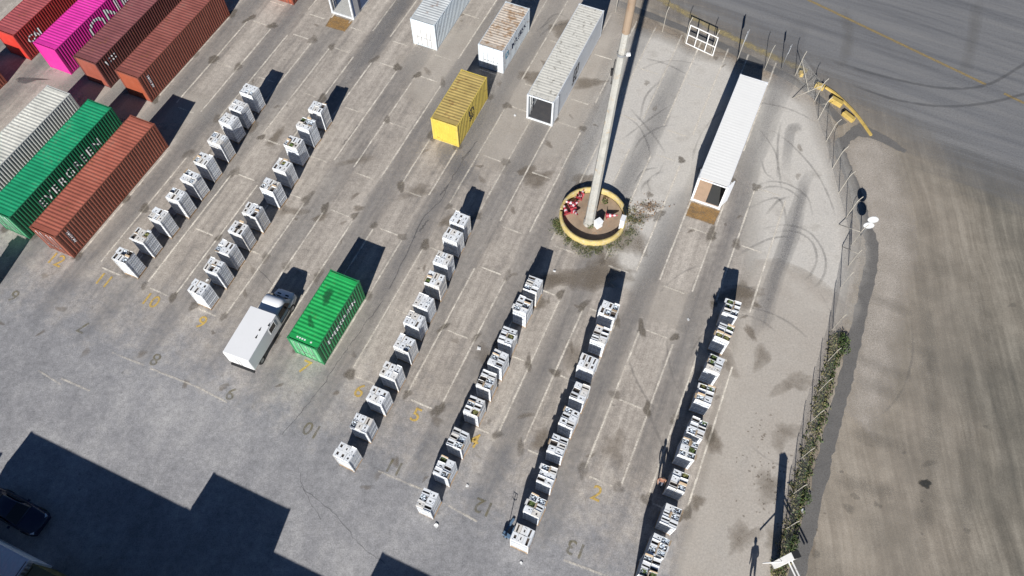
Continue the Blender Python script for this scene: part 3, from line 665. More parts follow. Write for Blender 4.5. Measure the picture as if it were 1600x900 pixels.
c = container('red forty foot container with small white letters at the far upper left corner', 29.4, -63.75, L40, H9, K_RED, 'flat', 'doors', group=GRP, yaw=66.2)
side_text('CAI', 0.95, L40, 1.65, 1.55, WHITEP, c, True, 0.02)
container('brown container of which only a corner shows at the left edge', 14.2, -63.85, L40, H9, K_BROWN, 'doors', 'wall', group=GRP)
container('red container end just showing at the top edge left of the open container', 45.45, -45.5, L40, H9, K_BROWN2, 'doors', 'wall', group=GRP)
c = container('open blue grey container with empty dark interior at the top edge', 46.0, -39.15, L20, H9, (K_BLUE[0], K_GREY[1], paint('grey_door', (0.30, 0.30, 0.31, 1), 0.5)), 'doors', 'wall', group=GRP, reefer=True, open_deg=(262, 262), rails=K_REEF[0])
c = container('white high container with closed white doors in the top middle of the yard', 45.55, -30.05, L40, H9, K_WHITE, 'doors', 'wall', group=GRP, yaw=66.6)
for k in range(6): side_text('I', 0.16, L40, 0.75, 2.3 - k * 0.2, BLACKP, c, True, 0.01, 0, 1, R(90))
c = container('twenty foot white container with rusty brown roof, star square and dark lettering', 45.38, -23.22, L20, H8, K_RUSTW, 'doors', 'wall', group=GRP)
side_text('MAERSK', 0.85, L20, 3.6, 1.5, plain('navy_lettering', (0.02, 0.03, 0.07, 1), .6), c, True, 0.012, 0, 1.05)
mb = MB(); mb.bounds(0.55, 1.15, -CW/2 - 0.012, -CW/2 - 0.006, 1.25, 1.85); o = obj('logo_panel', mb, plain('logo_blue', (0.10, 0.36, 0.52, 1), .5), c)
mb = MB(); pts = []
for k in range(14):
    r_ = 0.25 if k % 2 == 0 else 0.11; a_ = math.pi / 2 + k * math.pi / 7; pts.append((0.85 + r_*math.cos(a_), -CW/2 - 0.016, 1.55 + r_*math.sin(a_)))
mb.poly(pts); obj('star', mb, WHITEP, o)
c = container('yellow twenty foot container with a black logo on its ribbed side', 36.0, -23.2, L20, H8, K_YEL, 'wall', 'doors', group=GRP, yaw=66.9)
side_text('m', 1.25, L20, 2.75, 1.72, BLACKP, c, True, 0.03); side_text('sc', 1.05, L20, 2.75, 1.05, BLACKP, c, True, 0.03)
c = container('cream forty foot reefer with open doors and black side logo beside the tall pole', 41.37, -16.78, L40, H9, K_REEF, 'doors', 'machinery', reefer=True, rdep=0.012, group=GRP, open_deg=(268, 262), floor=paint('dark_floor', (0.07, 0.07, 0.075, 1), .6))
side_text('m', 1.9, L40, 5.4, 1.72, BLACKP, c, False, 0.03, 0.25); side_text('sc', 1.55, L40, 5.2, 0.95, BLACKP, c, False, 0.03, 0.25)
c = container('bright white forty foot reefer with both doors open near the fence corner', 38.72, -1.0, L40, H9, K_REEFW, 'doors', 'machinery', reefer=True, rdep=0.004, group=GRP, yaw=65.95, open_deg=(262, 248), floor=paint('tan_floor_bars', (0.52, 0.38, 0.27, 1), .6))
mb = MB(); mb.bounds(0.12, 3.4, -1.08, 0.02, 0.205, 0.215); obj('dark_floor_sheet', mb, plain('dark_grey_sheet', (0.055, 0.057, 0.057, 1), .8), c)  # thin dark grey sheet over the right half of the floor by the doors
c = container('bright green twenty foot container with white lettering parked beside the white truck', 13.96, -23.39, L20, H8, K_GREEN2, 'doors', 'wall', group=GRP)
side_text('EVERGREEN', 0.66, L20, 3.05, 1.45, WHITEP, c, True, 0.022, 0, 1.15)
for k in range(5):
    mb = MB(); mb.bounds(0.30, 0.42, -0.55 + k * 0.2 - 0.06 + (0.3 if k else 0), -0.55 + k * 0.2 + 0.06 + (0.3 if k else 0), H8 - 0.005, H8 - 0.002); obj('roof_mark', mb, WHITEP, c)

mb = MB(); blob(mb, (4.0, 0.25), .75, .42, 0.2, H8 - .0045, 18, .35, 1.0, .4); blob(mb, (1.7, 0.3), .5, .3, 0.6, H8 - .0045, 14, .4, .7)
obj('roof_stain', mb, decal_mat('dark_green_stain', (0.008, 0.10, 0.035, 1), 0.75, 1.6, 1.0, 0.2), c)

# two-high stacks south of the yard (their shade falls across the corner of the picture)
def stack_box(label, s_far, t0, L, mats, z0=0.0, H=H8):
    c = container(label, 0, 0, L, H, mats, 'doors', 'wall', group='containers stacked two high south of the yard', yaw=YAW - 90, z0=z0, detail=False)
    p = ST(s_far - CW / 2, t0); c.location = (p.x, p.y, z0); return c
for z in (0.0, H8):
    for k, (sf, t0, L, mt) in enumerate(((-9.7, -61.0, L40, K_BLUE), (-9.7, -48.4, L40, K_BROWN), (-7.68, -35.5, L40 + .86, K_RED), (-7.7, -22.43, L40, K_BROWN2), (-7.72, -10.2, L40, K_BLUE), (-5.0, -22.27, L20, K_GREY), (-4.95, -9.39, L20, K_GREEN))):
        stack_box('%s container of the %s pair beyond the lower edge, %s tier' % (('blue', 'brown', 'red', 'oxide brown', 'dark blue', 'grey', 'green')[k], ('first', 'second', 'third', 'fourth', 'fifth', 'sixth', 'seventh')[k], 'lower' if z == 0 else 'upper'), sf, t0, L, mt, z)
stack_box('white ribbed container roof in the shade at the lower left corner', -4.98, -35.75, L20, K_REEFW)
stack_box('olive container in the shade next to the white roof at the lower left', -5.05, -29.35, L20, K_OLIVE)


# ---------------------------------------------------------------- strapped stacks of white fruit cartons
CARD = paint('white_card', (0.73, 0.75, 0.76, 1), 0.75, 0.08, 2.2, 0, 0, 0.22)
_t = CARD.node_tree; _p = _t.nodes['Principled BSDF']; _src = _p.inputs['Base Color'].links[0].from_socket
_oi = _t.nodes.new('ShaderNodeObjectInfo')          # some cartons are yellowed or grubby
_t.links.new(mixc(_t, mapr(_t, _oi.outputs['Random'], 0.62, 0.98, 0, 0.55), _src, (0.50, 0.43, 0.33, 1)), _p.inputs['Base Color'])
KRAFT = paint('brown_card', (0.36, 0.27, 0.175, 1), 0.85, 0.12, 4)
INSIDE = plain('carton_inside_shade', (0.07, 0.055, 0.045, 1), 0.9)  # near-black sheet under the openings, the shade inside put into its colour
PRINT = paint('carton_print', (0.20, 0.23, 0.27, 1), 0.7, 0.1, 6)
PALW = paint('pallet_wood', (0.38, 0.26, 0.15, 1), 0.85, 0.2, 5)
LINER = paint('plastic_liner', (0.50, 0.56, 0.62, 1), 0.3, 0.15, 9)
BANG = paint('green_banana', (0.085, 0.13, 0.03, 1), 0.5, 0.2, 7)
BANY = paint('yellowish_banana', (0.19, 0.19, 0.06, 1), 0.5, 0.2, 7)
STRAP = plain('strap', (0.05, 0.05, 0.055, 1), 0.5)
CX, CY, CH, NL = 0.50, 0.378, 0.243, 9           # carton footprint and height, tiers
PAL = 0.15

def pallet_mesh():
    mb = MB()
    for k in range(7): mb.box((-0.5 + k * 0.167, 0, 0.139), (0.11, 1.2, 0.022))
    for y in (-0.54, 0, 0.54):
        mb.box((0, y, 0.117), (1.1, 0.1, 0.02)); mb.box((0, y, 0.011), (1.1, 0.1, 0.022))
        for x in (-0.49, 0, 0.49): mb.box((x, y, 0.0645), (0.12, 0.1, 0.083))
    return mb.mesh('wooden_pallet', [PALW])
def tiers_mesh(seed):
    r = random.Random(seed); mb = MB()
    for k in range(NL - 1):
        z = PAL + 0.001 + k * CH; lx, ly = r.uniform(-.008, .008), r.uniform(-.008, .008)
        for i in range(2):
            for j in range(3):
                x = (i - .5) * 0.525 + lx + r.uniform(-.004, .004); y = (j - 1) * 0.402 + ly
                mb.box((x, y, z + 0.047), (CX - 0.016, CY - 0.016, 0.094), 0)
                mb.box((x, y, z + 0.094 + 0.0735), (CX, CY, 0.145), 0)
                # flat print and vent marks on the outward faces
                sx = 1 if i else -1
                mb.poly([(x + sx*(CX/2 + .002), y - sx*0.15, z + .115), (x + sx*(CX/2 + .002), y + sx*0.15, z + .115), (x + sx*(CX/2 + .002), y + sx*0.15, z + .205), (x + sx*(CX/2 + .002), y - sx*0.15, z + .205)], 1)
                if j != 1:
                    sy = 1 if j == 2 else -1
                    for o in (-0.118, 0.118):
                        mb.poly([(x + o + sy*.088, y + sy*(CY/2 + .002), z + .105), (x + o - sy*.088, y + sy*(CY/2 + .002), z + .105), (x + o - sy*.088, y + sy*(CY/2 + .002), z + .215), (x + o + sy*.088, y + sy*(CY/2 + .002), z + .215)], 1)
    return mb.mesh('carton_tiers', [CARD, paint('carton_side_print', (0.36, 0.40, 0.46, 1), 0.7, 0.1, 6)])
def walls(mb, h, th=0.012, m=0, mi=2):
    x, y = CX/2, CY/2
    mb.bounds(-x, x, -y, y, 0.0, 0.03, m)
    mb.bounds(-x, x, -y, -y + th, 0.03, h, m); mb.bounds(-x, x, y - th, y, 0.03, h, m)
    mb.bounds(-x, -x + th, -y + th, y - th, 0.03, h, m); mb.bounds(x - th, x, -y + th, y - th, 0.03, h, m)
def lid_hole(mb, holes, z=CH, depth=0.06):
    """lid with rectangular cut-outs: holes sorted along x, each (x0,x1,y0,y1)"""
    x, y = CX/2, CY/2; cur = -x
    def top(a, b, c, d):
        if b - a > 1e-4 and d - c > 1e-4: mb.bounds(a, b, c, d, z - 0.008, z, 0)
    for (a, b, c, d) in holes:
        top(cur, a, -y, y); top(a, b, -y, c); top(a, b, d, y); cur = b
    top(cur, x, -y, y)
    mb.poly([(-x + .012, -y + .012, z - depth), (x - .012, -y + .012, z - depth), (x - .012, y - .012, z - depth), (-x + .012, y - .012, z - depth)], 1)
def flap(mb, side, ang, ln, m):
    x, y = CX/2, CY/2; a = R(ang); c, s = math.cos(a) * ln, math.sin(a) * ln
    if side == 'E': q = [(x, -y, CH), (x, y, CH), (x + c, y, CH + s), (x + c, -y, CH + s)]
    elif side == 'W': q = [(-x, y, CH), (-x, -y, CH), (-x - c, -y, CH + s), (-x - c, y, CH + s)]
    elif side == 'N': q = [(x, y, CH), (-x, y, CH), (-x, y + c, CH + s), (x, y + c, CH + s)]
    else: q = [(-x, -y, CH), (x, -y, CH), (x, -y - c, CH + s), (-x, -y - c, CH + s)]
    up = Vector((0, 0, 0.005)); P = [mb.vert(p) for p in q] + [mb.vert(Vector(p) + up) for p in q]
    for f in ((0,1,2,3), (7,6,5,4), (0,4,5,1), (1,5,6,2), (2,6,7,3), (3,7,4,0)): mb.face([P[i] for i in f], m)
def carton_mesh(kind, seed):
    r = random.Random(seed); mb = MB(); x, y = CX/2, CY/2
    if kind == 'closed':
        walls(mb, CH - 0.008); ox, oy = r.uniform(-.05, .05), r.uniform(-.03, .03)
        w_, d_ = r.uniform(.04, .12), r.uniform(.03, .08)
        lid_hole(mb, [(ox - w_, ox + w_, oy - d_, oy + d_)])
        for k in range(r.randint(2, 5)):
            px, py = r.choice((-1, 1)) * r.uniform(.14, .2), r.uniform(-.14, .14); a, b = r.uniform(.015, .05), r.uniform(.008, .035)
            mb.bounds(px - a, px + a, py - b, py + b, CH, CH + .002 + k * .0004, 3)
        if r.random() < .4: flap(mb, r.choice('NSEW'), r.uniform(15, 70), r.uniform(.03, .07), r.choice((0, 0, 2)))
    elif kind == 'blank':
        walls(mb, CH - 0.008); lid_hole(mb, [(-.04, .04, -.03, .03)])
        mb.bounds(.1, .2, -.1, -.06, CH, CH + .002, 3)
    elif kind == 'slot':
        walls(mb, CH - 0.008); g = r.uniform(.05, .11); oy = r.uniform(-.05, .05)
        lid_hole(mb, [(-x + .012, x - .012, oy - g, oy + g)], CH, 0.09)
        flap(mb, r.choice('NS'), r.uniform(20, 60), .06, 0)
    elif kind == 'open':
        walls(mb, CH)
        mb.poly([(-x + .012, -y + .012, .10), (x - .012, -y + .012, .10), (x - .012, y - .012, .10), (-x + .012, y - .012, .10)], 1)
        for sd in r.sample('NSEW', r.randint(1, 2)): flap(mb, sd, r.uniform(-50, 60), r.uniform(.08, .16), r.choice((0, 0, 2)))
    elif kind == 'kraft':
        walls(mb, CH)
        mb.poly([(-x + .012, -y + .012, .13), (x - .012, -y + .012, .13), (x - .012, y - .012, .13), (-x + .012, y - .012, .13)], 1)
        for sd in r.sample('NSEW', 2): flap(mb, sd, r.uniform(10, 75), r.uniform(.10, .18), 2)
    return mb.mesh('carton', [CARD, INSIDE, KRAFT, PRINT])
def liner_mesh(seed):
    r = random.Random(seed); mb = MB(); n = 7; g = []
    for i in range(n):
        g.append([mb.vert((-CX/2 + .02 + i * (CX - .04) / (n-1), -CY/2 + .02 + j * (CY - .04) / (n-1), .17 + r.uniform(-.05, .07))) for j in range(n)])
    for i in range(n-1):
        for j in range(n-1):
            if r.random() < 0.62: mb.face((g[i][j], g[i+1][j], g[i+1][j+1], g[i][j+1]), 0)
    return mb.mesh('plastic_liner', [LINER])
def bunch_mesh(seed, mat):
    r = random.Random(seed); mb = MB()
    for k in range(11):
        y = -0.15 + 0.3 * k / 10 + r.uniform(-.01, .01); x0 = r.uniform(-.19, -.10); rr = r.uniform(.019, .024)
        pts = [(x0 + q * 0.055, y + 0.01 * math.sin(q), .15 + .055 * math.sin(q / 4 * math.pi) + r.uniform(-.01, .01)) for q in range(5)]
        mb.tube(pts, [rr * .45, rr, rr * 1.1, rr, rr * .4], 5, 0)
        if r.random() < .7:
            pts = [(x0 + .2 + q * 0.04, y, .15 + .05 * math.sin(q / 4 * math.pi)) for q in range(5)]; mb.tube(pts, [rr * .4, rr, rr, rr * .9, rr * .4], 5, 0)
    return mb.mesh('banana_bunch', [mat])
ME_PAL = pallet_mesh(); ME_TIERS = [tiers_mesh(k) for k in range(3)]
ME_CART = {k: [carton_mesh(k, 100 * i + j) for j in range(9)] for i, k in enumerate(('closed', 'blank', 'slot', 'open', 'kraft'))}
ME_LINER = [liner_mesh(k) for k in range(3)]; ME_BUNCH = [bunch_mesh(k, m) for k, m in ((1, BANG), (2, BANG), (3, BANY))]
def corner_board_mesh(sx, sy):
    mb = MB(); X, Y = sx * 0.531, sy * 0.606
    mb.bounds(min(X, X - sx*.06), max(X, X - sx*.06), min(Y, Y + sy*.005), max(Y, Y + sy*.005), PAL, PAL + NL*CH - .01)
    mb.bounds(min(X, X + sx*.005), max(X, X + sx*.005), min(Y + sy*.005, Y - sy*.06), max(Y + sy*.005, Y - sy*.06), PAL, PAL + NL*CH - .01)
    return mb.mesh('corner_board', [CARD])
ME_CORNER = [corner_board_mesh(a, b) for a in (-1, 1) for b in (-1, 1)]
def strap_mesh():
    mb = MB(); a, b = 0.538, 0.613
    for x0, x1, y0, y1 in ((-a-.003, -a, -b, b), (a, a+.003, -b, b), (-a, a, -b-.003, -b), (-a, a, b, b+.003)): mb.bounds(x0, x1, y0, y1, 0, 0.02)
    return mb.mesh('strap', [STRAP])
ME_STRAP = strap_mesh()
ROWS = {
 'L1': ([(14.92,-38.39),(16.95,-38.34),(19.01,-38.21),(21.13,-38.09),(23.05,-38.15),(24.99,-38.25),(27.19,-38.4),(29.32,-38.78),(30.96,-38.92),(32.85,-39.08)], 'in the leftmost row by the brown container', (.45,.05,.30,.10,.10), 0.0),
 'L2': ([(14.94,-31.64),(16.9,-31.61),(18.6,-31.75),(20.45,-31.84),(22.33,-31.82),(24.92,-31.88),(27.0,-32.08),(29.36,-32.46),(31.5,-32.59),(33.5,-32.69)], 'in the row left of the white truck', (.45,.05,.28,.12,.10), 0.0),
 'M': ([(8.53,-15.65),(10.71,-15.64),(12.83,-15.59),(14.79,-15.63),(17.01,-15.73),(18.95,-15.97),(20.5,-16.02),(22.53,-16.12),(24.32,-16.31),(26.52,-16.58),(28.05,-16.71)], 'in the row right of the green container', (.76,.08,.06,.07,.03), 0.0),
 'R4': ([(7.95,-9.35),(10.25,-9.29),(12.32,-9.31),(14.79,-9.28),(16.8,-9.28),(18.56,-9.2),(20.44,-9.33),(23.14,-9.31),(25.03,-9.3)], 'in the row of the yellow four', (.20,.05,.42,.20,.13), 1.0),
 'R5': ([(8.39,-2.96),(10.33,-2.95),(12.42,-3.0),(14.56,-3.12),(16.58,-3.1),(18.56,-3.11),(20.83,-3.38),(23.14,-3.33),(25.33,-3.48)], 'in the row left of the yellow two', (.32,.12,.33,.20,.03), 0.7),
 'R6': ([(9.75,4.86),(11.19,4.95),(13.21,5.09),(15.49,4.88),(17.73,4.82),(19.38,4.93),(21.84,4.73),(24.22,4.71),(26.86,4.64),(28.98,4.61)], 'in the rightmost row by the walking person', (.08,.06,.26,.42,.18), 1.0)}
ORD = ['nearest', 'second', 'third', 'fourth', 'fifth', 'sixth', 'seventh', 'eighth', 'ninth', 'tenth', 'eleventh']
rs = random.Random(5)
def carton_stack(s, t, label, group, probs, turned):
    yaw = YAW + rs.uniform(-2.2, 2.2) + (90 if turned else 0)
    p = ST(s, t); o = thing('carton_stack', label, 'carton stack', (p.x, p.y, 0), R(yaw), group)
    o.scale = (rs.uniform(.98, 1.03), rs.uniform(.98, 1.03), rs.uniform(.965, 1.025))
    link('wooden_pallet', ME_PAL, o); tr = link('carton_tiers', rs.choice(ME_TIERS), o); tr['kind'] = 'stuff'
    for m in ME_CORNER:
        if rs.random() < 0.85: link('corner_board', m, o)
    for z in (0.55, 1.2, 1.85): link('strap', ME_STRAP, o, (0, 0, z))
    for i in range(2):
        for j in range(3):
            kind = rs.choices(('closed', 'blank', 'slot', 'open', 'kraft'), probs)[0]
            ct = link('carton', rs.choice(ME_CART[kind]), o, ((i - .5) * 0.525 + rs.uniform(-.01, .01), (j - 1) * 0.402 + rs.uniform(-.008, .008), PAL + .002 + (NL - 1) * CH), math.pi * rs.randint(0, 1) + R(rs.uniform(-3, 3)))
            if kind in ('open', 'kraft'):
                q = rs.random()
                if q < (0.42 if probs[3] > .3 else 0.15): link('banana_bunch', rs.choice(ME_BUNCH), ct, (0, 0, rs.uniform(-.03, .02)))
                if q > 0.30: link('plastic_liner', rs.choice(ME_LINER), ct)
    return o
for key, (pts, where, probs, pt) in ROWS.items():
    for k, (s, t) in enumerate(pts):
        turned = rs.random() < pt
        nm = 'farthest' if k == len(pts) - 1 else ORD[k] + (' from the near end' if k else '')
        carton_stack(s, t, '%s white carton stack %s' % (nm, where), 'white carton stacks ' + where, probs, turned)
for s, t, lb in ((9.2, -47.85, 'farther'), (6.9, -48.0, 'nearer')):  # unseen stacks, added for the shade they cast into the yard
    carton_stack(s, t, lb + ' unseen white carton stack added beyond the left edge for its shade', 'unseen carton stacks added beyond the left edge', ROWS['L1'][2], False)


# ---------------------------------------------------------------- vehicles
CARW = paint('white_car_paint', (0.82, 0.83, 0.84, 1), 0.4, 0.03, 1, 0, 0, 0.05)
BOXW = paint('white_box_panel', (0.78, 0.78, 0.77, 1), 0.4, 0.03, 0.8, 0, 0, 0.05)
NAVY = plain('dark_blue_paint', (0.012, 0.018, 0.045, 1), 0.22)
GLASS = plain('tinted_glass', (0.012, 0.014, 0.016, 1), 0.06)
TYRE = plain('tyre_black', (0.02, 0.02, 0.02, 1), 0.8)
LAMP = plain('lamp_lens', (0.7, 0.72, 0.74, 1), 0.15)
RLAMP = plain('red_lens', (0.4, 0.02, 0.02, 1), 0.2)
def loft(sections, m=0, mats=None, rounded=0.25, cap=True):
    """sections: (x, half width bottom, half width top, z bottom, z top); rounded body shell"""
    mb = MB(); rings = []
    for (x, wb, wt, zb, zt) in sections:
        r = min(wt, (zt - zb)) * rounded
        prof = [(wb*.93, zb), (wb, zb + r*.5), ((wb+wt)/2*1.0, (zb+zt)/2), (wt, zt - r), (wt - r*.35, zt - r*.3), (wt - r, zt)]
        pts = [(y, z) for y, z in prof] + [(-y, z) for y, z in prof[::-1]]
        rings.append([mb.vert((x, y, z)) for y, z in pts])
    n = len(rings[0])
    for a, b in zip(rings, rings[1:]):
        for j in range(n): mb.face((a[j], a[(j+1) % n], b[(j+1) % n], b[j])[::-1], m, True)
    if cap: mb.face(rings[0], m); mb.face(rings[-1][::-1], m)
    return mb
def wheel(parent, x, y, r=0.35, w_=0.22):
    mb = MB(); sg = 1 if y > 0 else -1
    prof = [(r*.62, -w_/2), (r*.9, -w_/2), (r, -w_/2*.6), (r, w_/2*.6), (r*.9, w_/2), (r*.62, w_/2)]
    def ring(mb, prof, n=20):
        rings = [[mb.vert((q*math.cos(2*math.pi*j/n), y_, q*math.sin(2*math.pi*j/n))) for j in range(n)] for q, y_ in prof]
        for a, b in zip(rings, rings[1:]):
            for j in range(n): mb.face((a[j], a[(j+1) % n], b[(j+1) % n], b[j]), 0, True)
        return rings
    ring(mb, prof); wl = obj('wheel', mb, TYRE, parent, (x, y, r))
    mb = MB(); rg = ring(mb, [(r*.62, sg*w_*.42), (r*.5, sg*w_*.36), (r*.12, sg*w_*.44)]); mb.face(rg[-1]); obj('rim', mb, STEEL, wl)
def glass_quad(parent, pts, name='window', th=0.012):
    mb = MB(); P = [Vector(p) for p in pts]; n = (P[1]-P[0]).cross(P[2]-P[0]).normalized() * th
    i = [mb.vert(p) for p in P] + [mb.vert(p + n) for p in P]; k = len(P)
    mb.face(i[:k][::-1]); mb.face(i[k:])
    for q in range(k): mb.face((i[q], i[(q+1) % k], i[k+(q+1) % k], i[k+q]))
    return obj(name, mb, GLASS, parent)

# pickup with a tall white insulated box
pp = ST(11.35, -25.95); truck = thing('box_truck', 'white pickup truck with a tall square white cargo box parked beside the green container', 'truck', (pp.x, pp.y, 0), R(YAW + 3.2))
body = obj('body', loft([(0.05, .84, .86, .45, .85), (3.6, .86, .88, .40, 1.0), (3.75, .88, .88, .36, 1.05), (4.9, .89, .89, .34, 1.08), (5.25, .89, .85, .34, 1.08), (6.0, .87, .80, .34, 1.02), (6.35, .80, .72, .36, .92), (6.5, .66, .56, .42, .76)], rounded=.3), CARW, truck)
cab = obj('cab', loft([(3.92, .84, .76, 1.03, 1.70), (4.05, .84, .77, 1.03, 2.02), (4.95, .84, .77, 1.04, 2.08), (5.28, .84, .75, 1.04, 2.02), (5.85, .78, .70, 1.03, 1.12)], rounded=.25), CARW, truck)
glass_quad(truck, [(5.86, .70, 1.10), (5.34, .66, 1.95), (5.34, -.66, 1.95), (5.86, -.70, 1.10)][::-1], 'windshield', .035)
for sg in (1, -1):
    q = [(4.1, sg*.85, 1.10), (5.5, sg*.845, 1.10), (5.15, sg*.80, 1.74), (4.15, sg*.81, 1.68)]
    glass_quad(truck, q if sg < 0 else q[::-1], 'side_window', .02)
    mb = MB(); mb.box((5.05, sg*1.0, 1.16), (.10, .16, .2)); obj('mirror', mb, DARK, truck)
    mb = MB(); mb.box((6.32, sg*.58, .80), (.2, .22, .13), 0, Matrix.Rotation(R(-18*sg), 3, 'Z')); obj('headlight', mb, LAMP, truck)
    mb = MB(); mb.box((4.7, sg*.905, .74), (1.5, .02, .05)); obj('side_trim', mb, DARK, truck)
    mb = MB(); mb.box((6.02, sg*.32, 1.035), (.09, .28, .03)); obj('bonnet_vent', mb, DARK, truck)
    wheel(truck, 0.95, sg*.80); wheel(truck, 5.45, sg*.80)
mb = MB(); mb.bounds(6.42, 6.56, -.62, .62, .42, .58); obj('bumper', mb, DARK, truck)
mb = MB(); mb.bounds(-0.02, 3.86, -1.03, 1.03, .86, 2.42); bx = obj('cargo_box', mb, BOXW, truck)
bv = bx.modifiers.new('bevel', 'BEVEL'); bv.width = 0.03; bv.segments = 2
for y in (-0.515, 0.515):
    mb = MB(); mb.bounds(-0.05, -0.02, y - .49, y + .49, .92, 2.36); d = obj('rear_door', mb, BOXW, truck)
    mb = MB(); mb.tube([(-.07, y * .25, .95), (-.07, y * .25, 2.34)], .015); obj('latch', mb, STEEL, d)
mb = MB(); mb.bounds(-0.16, 0.0, -.95, .95, .52, .66); obj('rear_bumper', mb, DARK, truck)
M3 = MB()
for a in ((2.62, 3.42, 1.50, 1.56), (2.62, 3.42, 2.20, 2.26), (2.62, 2.68, 1.56, 2.20), (3.36, 3.42, 1.56, 2.20)): M3.bounds(a[0], a[1], -1.052, -1.03, a[2], a[3])
wn = obj('box_window', M3, WHITEP, truck)
mb = MB(); mb.bounds(2.68, 3.36, -1.04, -1.031, 1.56, 2.20); obj('pane', mb, GLASS, wn)
for x, y in ((1.75, -.62), (2.35, -.56), (2.9, -.98)):
    mb = MB(); mb.tube([(x, y, 2.41), (x, y, 2.46)], .06, 10); mb.box((x + .1, y, 2.445), (.16, .05, .04)); obj('roof_fitting', mb, DARK, truck)

# dark saloon in the shade
pp = ST(-3.15, -36.0); car = thing('parked_car', 'dark blue saloon car in deep shade at the left edge', 'car', (pp.x, pp.y, 0), R(YAW - 90 - 1))
obj('body', loft([(-.02, .62, .60, .34, .78), (.25, .82, .78, .28, .92), (1.0, .87, .84, .26, .95), (2.9, .87, .84, .26, .95), (3.5, .87, .80, .26, .92), (4.1, .82, .72, .27, .80), (4.4, .66, .58, .32, .66)], rounded=.28), NAVY, car)
obj('cabin', loft([(.55, .74, .66, .93, .99), (1.25, .77, .60, .93, 1.38), (1.9, .78, .60, .93, 1.43), (2.35, .78, .60, .93, 1.38), (3.15, .74, .64, .92, .97)], rounded=.25), NAVY, car)
glass_quad(car, [(3.12, .62, .985), (2.38, .54, 1.372), (2.38, -.54, 1.372), (3.12, -.62, .985)][::-1], 'windshield', .03)
glass_quad(car, [(.6, .62, 1.0), (1.22, .54, 1.37), (1.22, -.54, 1.37), (.6, -.62, 1.0)], 'rear_window', .03)
for sg in (1, -1):
    q = [(1.0, sg*.775, 1.0), (2.8, sg*.775, 1.0), (2.3, sg*.66, 1.33), (1.4, sg*.66, 1.33)]
    glass_quad(car, q if sg < 0 else q[::-1], 'side_window', .02)
    mb = MB(); mb.box((2.75, sg*.93, 1.0), (.10, .16, .12)); obj('mirror', mb, NAVY, car)
    mb = MB(); mb.box((4.17, sg*.56, .68), (.22, .26, .1), 0, Matrix.Rotation(R(-22*sg), 3, 'Z')); obj('headlight', mb, LAMP, car)
    wheel(car, 0.8, sg*.78, .32, .2); wheel(car, 3.5, sg*.78, .32, .2)

# ---------------------------------------------------------------- planter ring, pole and what stands in it
CREAM = paint('weathered_yellow_wall', (0.52, 0.405, 0.15, 1), 0.9, 0.25, 2.6, 0, 0.42, 0.6, (0.46, 0.42, 0.33, 1))
POLEC = paint('cream_concrete', (0.37, 0.36, 0.325, 1), 0.85, 0.2, 1.3, 0, 0.22, 0.5, (0.36, 0.27, 0.17, 1))
POLEB = paint('brown_steel_sleeve', (0.29, 0.215, 0.15, 1), 0.6, 0.15, 0.8, 0, 0.12)
SOIL = paint('planter_soil', (0.33, 0.245, 0.17, 1), 0.95, 0.25, 1.3, 0, 0.2, 0.4, (0.40, 0.22, 0.12, 1))
RC = (6.52, 34.05)
pl = thing('round_planter', 'round yellow masonry planter wall around the foot of the tall pole', 'planter', (RC[0], RC[1], 0))
mb = MB(); n = 96; gap = R(172); rr = random.Random(3); R0, R1, HH = 2.49, 2.70, 0.62
a0, a1 = gap + R(3.2), gap + R(356.8)
prof = [(R1, 0), (R1 + .01, HH - .05), (R1 - .03, HH), (R0 + .03, HH), (R0 - .01, HH - .05), (R0, .0)]
mb.lathe(prof, n, 0, (0, 0, 0), True, a0, a1)
for e, s_ in ((a0, 1), (a1, -1)):
    q = [mb.vert((r_*math.cos(e), r_*math.sin(e), z_)) for r_, z_ in prof]; mb.face(q if s_ > 0 else q[::-1])
for i, v_ in enumerate(mb.v):
    f = 0.018 * mnoise.noise(Vector(v_) * 3.1); mb.v[i] = (v_[0]*(1+f*.5), v_[1]*(1+f*.5), v_[2] + (f if v_[2] > .3 else 0))
obj('wall', mb, CREAM, pl)
mb = MB(); ce = mb.vert((0, 0, .12)); rg = []
for k in range(40):
    a = 2*math.pi*k/40; rg.append(mb.vert((2.43*math.cos(a), 2.43*math.sin(a), .10 + .04*math.sin(3*a))))
for k in range(40): mb.face((ce, rg[k], rg[(k+1) % 40]))
obj('soil', mb, SOIL, pl)
PB = (6.19, 33.5); LX, LY = 0.018, 0.0
pole = thing('tall_pole', 'very tall cream concrete mast with brown upper sleeve rising from the planter', 'pole', (PB[0], PB[1], 0.05))
def octo(mb, z0, z1, r0, r1, n=8, m=0, rings=12, jit=0.0):
    prev = None
    for k in range(rings + 1):
        f = k / rings; z = z0 + (z1 - z0)*f; r = r0 + (r1 - r0)*f
        cur = [mb.vert((LX*z + r*math.cos(2*math.pi*(j+.5)/n), LY*z + r*math.sin(2*math.pi*(j+.5)/n), z)) for j in range(n)]
        if prev:
            for j in range(n): mb.face((prev[j], prev[(j+1) % n], cur[(j+1) % n], cur[j]), m)
        else: mb.face(cur[::-1], m)
        prev = cur
    mb.face(prev, m)
mb = MB(); octo(mb, 0, 22.0, 0.40, 0.215); obj('shaft', mb, POLEC, pole)
mb = MB(); octo(mb, 19.6, 29.5, 0.245, 0.17, 16); obj('sleeve', mb, POLEB, pole)
mb = MB(); mb.lathe([(.30, 0), (.31, .05), (.31, .12), (.30, .17)], 16, 0, (LX*17.9, 0, 17.9)); obj('band', mb, STEEL, pole)
